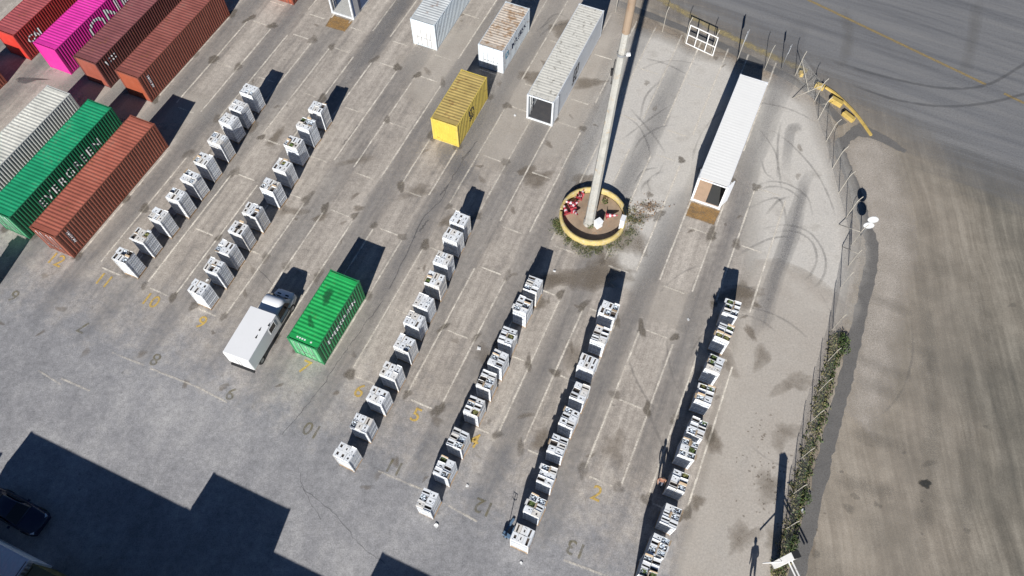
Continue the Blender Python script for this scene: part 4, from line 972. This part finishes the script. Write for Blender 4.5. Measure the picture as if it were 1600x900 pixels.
mb = MB(); mb.box((LX*17.9 + .38, -.1, 18.0), (.24, .16, .14)); mb.tube([(LX*17.9 + .2, -.1, 18), (LX*17.9 + .4, -.1, 18)], .03); obj('lamp_box', mb, WHITEP, pole)
mb = MB(); mb.tube([(LX*16 - .34, -.1, 15.6), (LX*17 - .36, -.1, 16.4), (LX*18 - .34, -.1, 17.6)], .035); mb.box((LX*16 - .40, -.1, 16.6), (.14, .16, .5)); obj('cable_bracket', mb, DARK, pole)
mb = MB(); octo(mb, -.06, .35, 0.50, 0.44, 12, 0, 2); obj('footing', mb, POLEC, pole)
CABW = paint('white_cabinet_paint', (0.76, 0.77, 0.77, 1), 0.5, 0.04, 2, 0, 0, 0.1)
def cabinet(label, x, y, z, w_, d_, h_, rz):
    o = thing('electrical_cabinet', label, 'cabinet', (x, y, z), R(rz))
    mb = MB(); mb.bounds(-w_/2, w_/2, -d_/2, d_/2, .06, h_); b = obj('housing', mb, CABW, o)
    mb = MB(); mb.bounds(-w_/2 - .03, w_/2 + .03, -d_/2 - .03, d_/2 + .03, h_, h_ + .05); obj('roof_cap', mb, CABW, o)
    mb = MB(); mb.bounds(-w_/2 + .03, w_/2 - .03, -d_/2 - .015, -d_/2, .12, h_ - .05); d = obj('door', mb, CABW, o)
    mb = MB(); mb.bounds(w_/2 - .1, w_/2 - .07, -d_/2 - .03, -d_/2 - .015, h_*.5, h_*.5 + .12); obj('handle', mb, DARK, d)
    mb = MB(); mb.bounds(-w_/2 + .02, w_/2 - .02, -d_/2 + .02, d_/2 - .02, 0, .06); obj('plinth', mb, STEEL, o)
cabinet('white electrical cabinet at the foot of the tall pole inside the planter', 6.88, 33.15, .11, .52, .45, .75, 35)
cabinet('narrow white cabinet standing against the right side of the planter wall', 8.72, 32.95, .0, .55, .32, 1.55, 68)
ORANGE = paint('cone_red', (0.36, 0.04, 0.055, 1), 0.45, 0.15, 6)
CONEW = plain('cone_white_band', (0.58, 0.46, 0.48, 1), 0.35)
def cone_meshes():
    h = .72; f = lambda z: .16 - (.16 - .03)*z/h; a, b = MB(), MB()
    zs = [(.0, .18), (.30, .45), (.58, .72)]
    for z0_, z1_ in zs: a.lathe([(f(z0_), z0_ + .03), (f(z1_), z1_ + .03)], 14)
    for z0_, z1_ in ((.18, .30), (.45, .58)): b.lathe([(f(z0_) + .002, z0_ + .03), (f(z1_) + .002, z1_ + .03)], 14)
    c_ = MB(); c_.box((0, 0, .015), (.42, .42, .03))
    return a.mesh('cone_body', [ORANGE]), b.mesh('reflective_band', [CONEW]), c_.mesh('base_plate', [ORANGE])
CONE = cone_meshes()
def cone(label, x, y, z, rot):
    o = thing('traffic_cone', label, 'traffic cone', (x, y, z), 0, 'red and white cones dumped in the planter'); o.rotation_euler = rot; o.scale = (1.25, 1.25, 1.25)
    for nme, me in zip(('cone_body', 'reflective_band', 'base_plate'), CONE): link(nme, me, o)
for k, (q, rot, lb) in enumerate((((4.45, 34.21), (R(72), 0, R(200)), 'red and white cone lying lowest on the left inside the planter'), ((4.68, 34.84), (R(70), 0, R(120)), 'red and white cone lying second lowest on the left inside the planter'), ((4.98, 34.59), (R(60), 0, R(20)), 'red and white cone tipped towards the middle of the planter'),
        ((5.06, 35.22), (R(75), 0, R(260)), 'red and white cone in the middle of the heap inside the planter'), ((5.45, 35.73), (R(72), 0, R(150)), 'red and white cone lying second highest in the planter heap'), ((5.62, 36.06), (R(40), 0, R(330)), 'red and white cone at the upper end of the heap inside the planter'), ((7.60, 34.09), (R(74), 0, R(80)), 'lone red and white cone beside the white cabinet in the planter'))):
    cone(lb, q[0], q[1], .30, rot)

# ---------------------------------------------------------------- fence, gate frame, signs, kerb blocks
CONCP = paint('concrete_post', (0.40, 0.37, 0.31, 1), 0.85, 0.12, 3, 0, 0, 0.2)
WIRE = plain('fence_wire', (0.22, 0.22, 0.21, 1), 0.5, 0.6)
fence = thing('wire_fence', 'long wire mesh fence on leaning-topped concrete posts along the yard edge', 'fence', (20, 35, 0))
FO = Vector((20, 35, 0))
def post(p, h=2.35, arm=(0.36, 0.12), rad=.055):
    p = Vector((p[0], p[1], 0)) - FO; mb = MB()
    pts = [p, p + Vector((0, 0, h))]
    if arm: pts += [p + Vector((arm[0]*.35, arm[1]*.35, h + .26)), p + Vector((arm[0], arm[1], h + .46))]
    mb.tube(pts, rad, 4, 0, True, False); obj('post', mb, CONCP, fence)
for k, q in enumerate(fence_pts):
    if k in (2, 3): post(q, 2.3, (.2, .2), .032)
    elif k < 7: post(q, 2.25, (.2, .24), .027)
    elif k < 14: post(q, 2.2, (.34, .18), .03)
    else: post(q, 1.95, (.1, .02), .026)
def brace(a, b):
    mb = MB(); mb.tube([Vector(a) - FO, Vector(b) - FO], .03, 5); obj('brace', mb, CONCP, fence)
brace((26.85, 31.44, 1.9), (26.3, 33.4, 0.05)); brace((26.2, 29.5, 1.9), (26.1, 31.3, .05)); brace((26.91, 46.51, 2.0), (25.0, 46.9, .05)); brace((26.8, 44.4, 2.0), (27.0, 46.2, .05)); brace((25.75, 49.64, 1.9), (26.6, 47.6, 0.05))
wm = MB()
def wires(a, b, h=2.1, step=.11, r=.0022):
    a, b = Vector((*a, .06)) - FO, Vector((*b, .06)) - FO; d = b - a; ln = d.length; up = Vector((0, 0, h)); k = -h
    def strand(p, q):
        u = (q - p).normalized(); n1 = Vector((u.y, -u.x, 0)) * r if abs(u.z) < .99 else Vector((r, 0, 0)); n2 = u.cross(n1)
        i = [wm.vert(p + n1), wm.vert(p - n1*.5 + n2), wm.vert(p - n1*.5 - n2), wm.vert(q + n1), wm.vert(q - n1*.5 + n2), wm.vert(q - n1*.5 - n2)]
        for x, y in ((0, 1), (1, 2), (2, 0)): wm.face((i[x], i[y], i[y+3], i[x+3]))
    while k < ln:                                   # diamond mesh: both diagonals clipped to the panel
        for sg in (1, -1):
            x0, x1 = (k, k + h); c0, c1 = max(0, x0), min(ln, x1)
            if c1 > c0:
                f0, f1 = (c0 - x0)/h, (c1 - x0)/h
                if sg < 0: f0, f1 = 1 - f0, 1 - f1
                strand(a + d*(c0/ln) + up*f0, a + d*(c1/ln) + up*f1)
        k += step
    for f in (0.02, .5, .98): strand(a + up*f, b + up*f)
for k in range(len(fence_pts) - 1):
    if k == 2: continue
    wires(fence_pts[k], fence_pts[k+1], 2.1 if k < 14 else 1.9)
wo = obj('wire_mesh', wm, WIRE, fence); wo['kind'] = 'stuff'

PAINTW = paint('white_steel_paint', (0.74, 0.73, 0.70, 1), 0.5, 0.05, 3, 0, 0.05, 0.1)
ga, gb = Vector((16.3, 53.75, 0)), Vector((18.5, 52.2, 0)); gd = (gb - ga); gw = gd.length + .1
gate = thing('steel_gate_frame', 'open white steel gate frame with six empty panels in the fence', 'gate', ga, math.atan2(gd.y, gd.x))
for x in (0.0, gw*.31, gw*.69, gw):
    mb = MB(); mb.bounds(x - .04, x + .04, -.04, .04, 0, 2.2); obj('upright', mb, PAINTW, gate)
for z in (.05, 1.05, 2.16):
    for x0, x1 in ((0, .31), (.31, .69), (.69, 1)):
        mb = MB(); mb.bounds(x0*gw + .04, x1*gw - .04, -.035, .035, z - .035, z + .035); obj('rail', mb, PAINTW, gate)
SIGNW = paint('sign_back', (0.50, 0.51, 0.51, 1), 0.4, 0.05, 3)
def sign(label, base, h, panels, name='road_sign'):
    o = thing(name, label, 'sign', (base[0], base[1], 0))
    mb = MB(); mb.tube([(0, 0, 0), (0, 0, h)], .035, 8); obj('sign_post', mb, STEEL, o)
    for kind, z, w_, h_, ang in panels:
        mb = MB(); M_ = Matrix.Rotation(R(ang), 3, 'Z')
        if kind == 'rect': mb.box(M_ @ Vector((0, -.05, z)), (w_, .03, h_), 0, M_)
        else:
            i0 = [mb.vert(M_ @ Vector((w_/2*math.cos(a*math.pi/12), -.035, 0)) + Vector((0, 0, z + w_/2*math.sin(a*math.pi/12)))) for a in range(24)]
            i1 = [mb.vert(M_ @ Vector((w_/2*math.cos(a*math.pi/12), -.065, 0)) + Vector((0, 0, z + w_/2*math.sin(a*math.pi/12)))) for a in range(24)]
            mb.face(i0[::-1]); mb.face(i1)
            for a in range(24): mb.face((i0[a], i0[(a+1) % 24], i1[(a+1) % 24], i1[a]))
        obj('sign_panel', mb, SIGNW, o)
sign('tall rectangular road sign seen edge-on behind the white reefer', (20.81, 51.55), 3.4, (('rect', 2.9, .75, 1.0, 60),))
sign('small rectangular road sign on a thin post by the kerb', (24.65, 50.51), 2.75, (('rect', 2.4, .5, .7, 62),))
sign('post with two round road signs one above the other by the fence corner', (27.81, 32.34), 2.75, (('round', 2.35, .78, 0, -14), ('round', 1.55, .78, 0, -14)))
YELC = paint('yellow_concrete_paint', (0.48, 0.34, 0.09, 1), 0.8, 0.2, 3, 0, 0.1, 0.25)
kp = smooth([(28.21, 48.16), (28.96, 47.32), (29.67, 46.11), (30.26, 44.92), (30.66, 43.75), (31.01, 42.60)], 5)
kb = thing('yellow_kerb', 'curved yellow painted kerb at the road corner beside the fence', 'kerb', (kp[0].x, kp[0].y, 0))
for k, (a, b) in enumerate(zip(kp[::5], kp[5::5] + [kp[-1]])):
    seg = kp[k*5:k*5+6]; mb = MB(); prev = None
    for j, q in enumerate(seg):
        d = (seg[min(j+1, len(seg)-1)] - seg[max(j-1, 0)]).normalized(); u = Vector((-d.y, d.x, 0)) * .1; c0 = q - kp[0]
        if j == 0: c0 = c0 + d*.01
        cur = [mb.vert(c0 - u), mb.vert(c0 - u*.85 + Vector((0,0,.17))), mb.vert(c0 + u*.85 + Vector((0,0,.17))), mb.vert(c0 + u)]
        if prev:
            for x in range(3): mb.face((prev[x], cur[x], cur[x+1], prev[x+1])[::-1])
        else: mb.face(cur)
        prev = cur
    if prev: mb.face(prev[::-1]); obj('kerb_stone', mb, YELC, kb)
def block(label, q, dx, dy, dz, rz, name='concrete_block'):
    mb = MB(); a, b = dx/2, dy/2; c_ = .04; lo = [(-a, -b), (a, -b), (a, b), (-a, b)]; hi = [(-a+c_, -b+c_), (a-c_, -b+c_), (a-c_, b-c_), (-a+c_, b-c_)]
    i0 = [mb.vert((x, y, 0)) for x, y in lo]; i1 = [mb.vert((x, y, dz-.05)) for x, y in lo]; i2 = [mb.vert((x, y, dz)) for x, y in hi]
    for A, B in ((i0, i1), (i1, i2)):
        for j in range(4): mb.face((A[j], A[(j+1) % 4], B[(j+1) % 4], B[j]))
    mb.face(i2); o = obj(name, mb, YELC, None, (q[0], q[1], 0), R(rz)); tag(o, label, 'block', 'yellow concrete blocks by the kerb')
block('larger yellow concrete block inside the curved kerb', (28.75, 46.33), 1.15, .48, .45, -42)
block('smaller yellow concrete block nearest the end of the curved kerb', (29.46, 44.62), 1.15, .4, .4, -52)
block('small yellow block standing alone at the fence foot', (26.26, 49.72), .28, .5, .4, 0)
block('yellow block among the fence posts at the start of the curved kerb', (27.64, 48.16), .8, .42, .45, -30)

# gate column and its frame at the lower edge
gc = thing('gate_column', 'thick white steel gate column with rails at the lower right edge', 'column', (16.72, 7.45, 0), R(18))
mb = MB(); mb.bounds(-.2, .2, -.2, .2, 0, 4.0); obj('column', mb, PAINTW, gc)
mb = MB(); mb.bounds(-.22, .22, -.22, .22, 4.0, 4.06); obj('cap', mb, DARK, gc)
for x in (-.1, .12):
    mb = MB(); mb.bounds(x - .035, x + .035, -3.4, -.2, 2.6, 2.67); obj('rail', mb, PAINTW, gc)
mb = MB(); mb.tube([(-.2, -.05, 2.0), (-1.15, .3, 1.3)], .04, 6); obj('stay', mb, PAINTW, gc)

# hand pallet truck left by the near stack
pj = thing('hand_pallet_truck', 'blue hand pallet truck with upright handle beside the nearest stack left of the two', 'pallet truck', (-0.35, 9.25, 0), R(YAW - 10))
BLUEP = paint('blue_machine_paint', (0.10, 0.17, 0.26, 1), 0.45, 0.1, 4)
for y in (-.19, .19):
    mb = MB(); mb.bounds(0.1, 1.15, y - .08, y + .08, .07, .12); obj('fork', mb, BLUEP, pj)
mb = MB(); mb.bounds(-.1, .12, -.27, .27, .07, .42); mb.tube([(-.12, 0, .1), (-.12, 0, .6)], .07, 10); obj('pump_body', mb, BLUEP, pj)
mb = MB(); mb.tube([(-.12, 0, .55), (-.24, 0, 1.65)], .025, 6); mb.tube([(-.24, -.16, 1.5), (-.25, -.16, 1.7), (-.25, .16, 1.7), (-.24, .16, 1.5), (-.22, 0, 1.42), (-.24, -.16, 1.5)], .018, 6); obj('handle', mb, DARK, pj)
for y in (-.1, .1):
    mb = MB(); mb.tube([(-.12, y - .03, .08), (-.12, y + .03, .08)], .08, 12); obj('wheel', mb, DARK, pj)

# small scraps on the ground
SCRAP = plain('white_paper', (0.72, 0.72, 0.70, 1), 0.8)
for k, (q, lb) in enumerate((((-4.94, 9.89), 'scrap of white card below the nearest stack of the four row'), ((0.59, 7.57), 'scrap of white card near the lower edge by the thirteen'), ((-2.43, 22.48), 'tiny white scrap between the fifth bay and the carton row'), ((-2.98, 12.47), 'small white scrap beside the yellow four'), ((3.28, 29.06), 'white scrap below the planter'), ((-23.48, 28.22), 'white carton flap on the ground beside the row left of the truck'), ((19.12, 10.82), 'white scrap in the weeds by the fence'), ((0.26, 44.87), 'crumpled white plastic by the open cream reefer'), ((13.18, 24.86), 'white splash scrap in the bay left of the rightmost row'))):
    mb = MB(); rr_ = random.Random(k); w_ = rr_.uniform(.14, .24); g = [[mb.vert(((i-1)*w_*.6 + rr_.uniform(-.03, .03), (j-1)*w_*.5 + rr_.uniform(-.03, .03), .045 + rr_.uniform(0, .05))) for j in range(3)] for i in range(3)]
    for i in range(2):
        for j in range(2): mb.face((g[i][j], g[i+1][j], g[i+1][j+1], g[i][j+1]))
    o = obj('paper_scrap', mb, SCRAP, None, (q[0], q[1], 0.0), rr_.uniform(0, 6)); tag(o, lb, 'litter')

# ---------------------------------------------------------------- weeds and fallen leaves
LEAF1 = paint('weed_green', (0.065, 0.105, 0.022, 1), 0.7, 0.3, 3); LEAF2 = paint('dry_weed', (0.20, 0.18, 0.075, 1), 0.8, 0.3, 3); LEAF3 = paint('dark_weed', (0.035, 0.062, 0.018, 1), 0.7, 0.25, 3)
def tuft(mb, x, y, h, spread, n, ws=(.5, .25, .25), sz=1.0):
    for k in range(n):
        a = rnd.uniform(0, 6.28); r = spread * math.sqrt(rnd.random()); bx_, by_ = x + r*math.cos(a), y + r*math.sin(a)
        hh = h * rnd.uniform(.3, 1); l = rnd.uniform(.04, .10) * sz; w_ = l * rnd.uniform(.3, .6)
        d = Vector((rnd.uniform(-1, 1), rnd.uniform(-1, 1), rnd.uniform(-.2, .8))).normalized(); u = d.cross(Vector((rnd.uniform(-1, 1), rnd.uniform(-1, 1), rnd.uniform(-.3, 1)))).normalized()
        c_ = Vector((bx_, by_, hh)); m = rnd.choices((0, 1, 2), ws)[0]
        mb.face([mb.vert(c_ - d*l), mb.vert(c_ + u*w_), mb.vert(c_ + d*l), mb.vert(c_ - u*w_)], m)
wd = MB()
vs_ = smooth([(24.58, 23.71), (23.79, 21.75), (22.86, 19.76), (21.88, 17.37), (20.80, 15.08), (19.81, 12.89), (18.95, 10.78), (18.08, 8.76), (17.17, 6.63), (16.08, 4.23)], 10)
for k, q in enumerate(vs_):
    for j in range(5):
        off = Vector((-0.95, -.35, 0)) * rnd.random() ; p = q + off + Vector((rnd.uniform(-.15, .15), rnd.uniform(-.2, .2), 0)); f = (off.length) / 1.0
        tuft(wd, p.x, p.y, (.26 * (1 - .7*f) + .04) * rnd.uniform(.3, 1.1), .28, int(26 * rnd.uniform(.1, 1.4) * (1 - .4*f)), (.42 - .3*f, .2 + .65*f, .38 - .3*f))
for q, h, s_, n_ in (((24.34, 23.03), .45, .45, 240), ((24.25, 22.36), .4, .45, 200), ((19.32, 11.61), .4, .45, 220), ((18.00, 8.76), .4, .45, 220)): tuft(wd, q[0], q[1], h, s_, n_, (.5, .05, .45))
tag(obj('weeds', wd, [LEAF1, LEAF2, LEAF3]), 'strip of green weeds and dry grass between fence and gutter', 'weeds', kind='stuff')
wd = MB()
for k in range(120):
    a = R(rnd.uniform(-175, 30)); f = (a + R(175)) / R(205); rad = 2.75 + abs(rnd.gauss(0, .45)) * (.6 + .9*f); x, y = RC[0] + rad*math.cos(a), RC[1] + rad*math.sin(a)
    tuft(wd, x, y, .12, .3, int(rnd.uniform(20, 75)), (.36, .34, .30), .55)
for q in ((6.26, 33.10), (7.58, 35.48)): tuft(wd, q[0], q[1], .45, .25, 90)
tag(obj('planter_weeds', wd, [LEAF1, LEAF2, LEAF3]), 'low green weeds growing around the yellow planter', 'weeds', kind='stuff')
BRL = paint('dead_leaves', (0.24, 0.15, 0.08, 1), 0.9, 0.3, 4)
wd = MB()
for k in range(320):
    q = Vector(rnd.choice([(10.40, 34.73), (10.96, 35.23), (9.80, 33.79), (11.47, 35.04)])) + Vector((rnd.gauss(0, .6), rnd.gauss(0, .4))); tuft(wd, q.x, q.y, .08, .05, 1, (1, 0, 0))
tag(obj('dead_leaves', wd, [BRL, BRL, BRL]), 'scatter of dry brown leaves right of the planter', 'leaves', kind='stuff')

# ---------------------------------------------------------------- people
SKIN = plain('skin', (0.45, 0.27, 0.18, 1), 0.6); HAIR = plain('dark_hair', (0.04, 0.025, 0.018, 1), 0.7)
def person(label, loc, rz, shirt, trousers, bald=False):
    J = {'pel': (0, 0, .95), 'spine': (.01, 0, 1.12), 'chest': (.03, 0, 1.32), 'neck': (.03, 0, 1.48), 'head0': (.05, 0, 1.56), 'head1': (.05, 0, 1.68), 'head2': (.04, 0, 1.74),
         'shl': (.03, .19, 1.42), 'ell': (-.04, .25, 1.15), 'wrl': (.08, .24, .93), 'hal': (.12, .235, .86), 'shr': (.03, -.19, 1.42), 'elr': (.02, -.26, 1.14), 'wrr': (.17, -.22, .98), 'har': (.23, -.20, .95),
         'hil': (0, .10, .90), 'knl': (.12, .11, .50), 'anl': (.08, .11, .09), 'tol': (.24, .12, .04), 'hir': (0, -.10, .90), 'knr': (.02, -.11, .49), 'anr': (-.18, -.11, .12), 'tor': (-.04, -.12, .04)}
    rad = dict(pel=.15, spine=.135, chest=.15, neck=.06, head0=.085, head1=.10, head2=.075, shl=.075, ell=.05, wrl=.035, hal=.04, shr=.075, elr=.05, wrr=.035, har=.04, hil=.10, knl=.065, anl=.045, tol=.04, hir=.10, knr=.065, anr=.045, tor=.04)
    E_ = [('pel','spine'),('spine','chest'),('chest','neck'),('neck','head0'),('head0','head1'),('head1','head2'),('chest','shl'),('shl','ell'),('ell','wrl'),('wrl','hal'),('chest','shr'),('shr','elr'),('elr','wrr'),('wrr','har'),('pel','hil'),('hil','knl'),('knl','anl'),('anl','tol'),('pel','hir'),('hir','knr'),('knr','anr'),('anr','tor')]
    for sd, wr, ha in (('l', 'wrl', 'hal'), ('r', 'wrr', 'har')):           # five fingers
        hx, hy, hz = J[ha]; d = (Vector(J[ha]) - Vector(J[wr])).normalized()
        for k in range(5):
            u = (k - 2) * .017; ln = (.045, .075, .085, .078, .06)[k]
            J['f%s%d' % (sd, k)] = (hx + d.x*ln + (.03 if k == 0 else 0), hy + u * .5, hz + d.z*ln + (k - 2) * .012); rad['f%s%d' % (sd, k)] = .009; E_.append((ha, 'f%s%d' % (sd, k)))
    names = list(J); me = bpy.data.meshes.new('body'); me.from_pydata([J[n_] for n_ in names], [(names.index(a), names.index(b)) for a, b in E_], [])
    o = bpy.data.objects.new('body', me); COL.objects.link(o)
    o.modifiers.new('skin', 'SKIN'); 
    if not me.skin_vertices: me.attributes
    for n_, sv in zip(names, me.skin_vertices[0].data if me.skin_vertices else []): sv.radius = (rad[n_], rad[n_]); sv.use_root = (n_ == 'pel')
    ss = o.modifiers.new('sub', 'SUBSURF'); ss.levels = ss.render_levels = 2
    dg = bpy.context.evaluated_depsgraph_get(); me2 = bpy.data.meshes.new_from_object(o.evaluated_get(dg)); bpy.data.objects.remove(o)
    for m_ in (shirt, trousers, SKIN, DARK): me2.materials.append(m_)
    for f in me2.polygons:
        z, y, x = f.center.z, abs(f.center.y), f.center.x; f.use_smooth = True
        f.material_index = 3 if z < .09 else (2 if z > 1.48 or (y > .19 and z < 1.16) else (1 if z < .98 else 0))
    t = thing('person', label, 'person', loc, rz); link('body', me2, t)
    mb = MB(); c_ = (.035, 0, 1.69)
    rings = []
    for i in range(6):
        th = i / 5 * math.pi * .52; rings.append([mb.vert((c_[0] - .012 + .098*math.sin(th)*math.cos(2*math.pi*j/14), .092*math.sin(th)*math.sin(2*math.pi*j/14), c_[2] + .005 + .108*math.cos(th) + (.03*math.cos(2*math.pi*j/14) if i > 3 else 0))) for j in range(14)])
    for a, b in zip(rings, rings[1:]):
        for j in range(14): mb.face((a[j], b[j], b[(j+1) % 14], a[(j+1) % 14]), 0, True)
    obj('hair', mb, HAIR, t)
    mb = MB(); mb.tube([(.135, 0, 1.64), (.165, 0, 1.615), (.14, 0, 1.605)], [.008, .016, .01], 6); obj('nose', mb, SKIN, t)
    for sg in (-1, 1):
        mb = MB(); mb.box((.132, sg*.034, 1.655), (.012, .024, .012)); obj('eye', mb, DARK, t)
        mb = MB(); mb.box((.04, sg*.098, 1.635), (.035, .018, .06)); obj('ear', mb, SKIN, t)
    mb = MB(); mb.box((.132, 0, 1.575), (.012, .045, .01)); obj('mouth', mb, plain('lips', (0.30, .12, .10, 1)), t)
    return t
person('person in an orange brown shirt walking along the rightmost carton row', (*(9.84, 12.57), 0.02), R(YAW + 188), paint('rust_orange_shirt', (0.27, 0.125, 0.08, 1), .85, .1, 6), plain('grey_jeans', (0.10, 0.11, 0.14, 1), .85))
person('person standing just beyond the lower edge beside the gate column', (15.0, 6.0, 0.02), R(100), plain('dark_shirt', (0.05, 0.05, 0.07, 1), .85), plain('navy_trousers', (0.03, 0.035, 0.06, 1), .85))
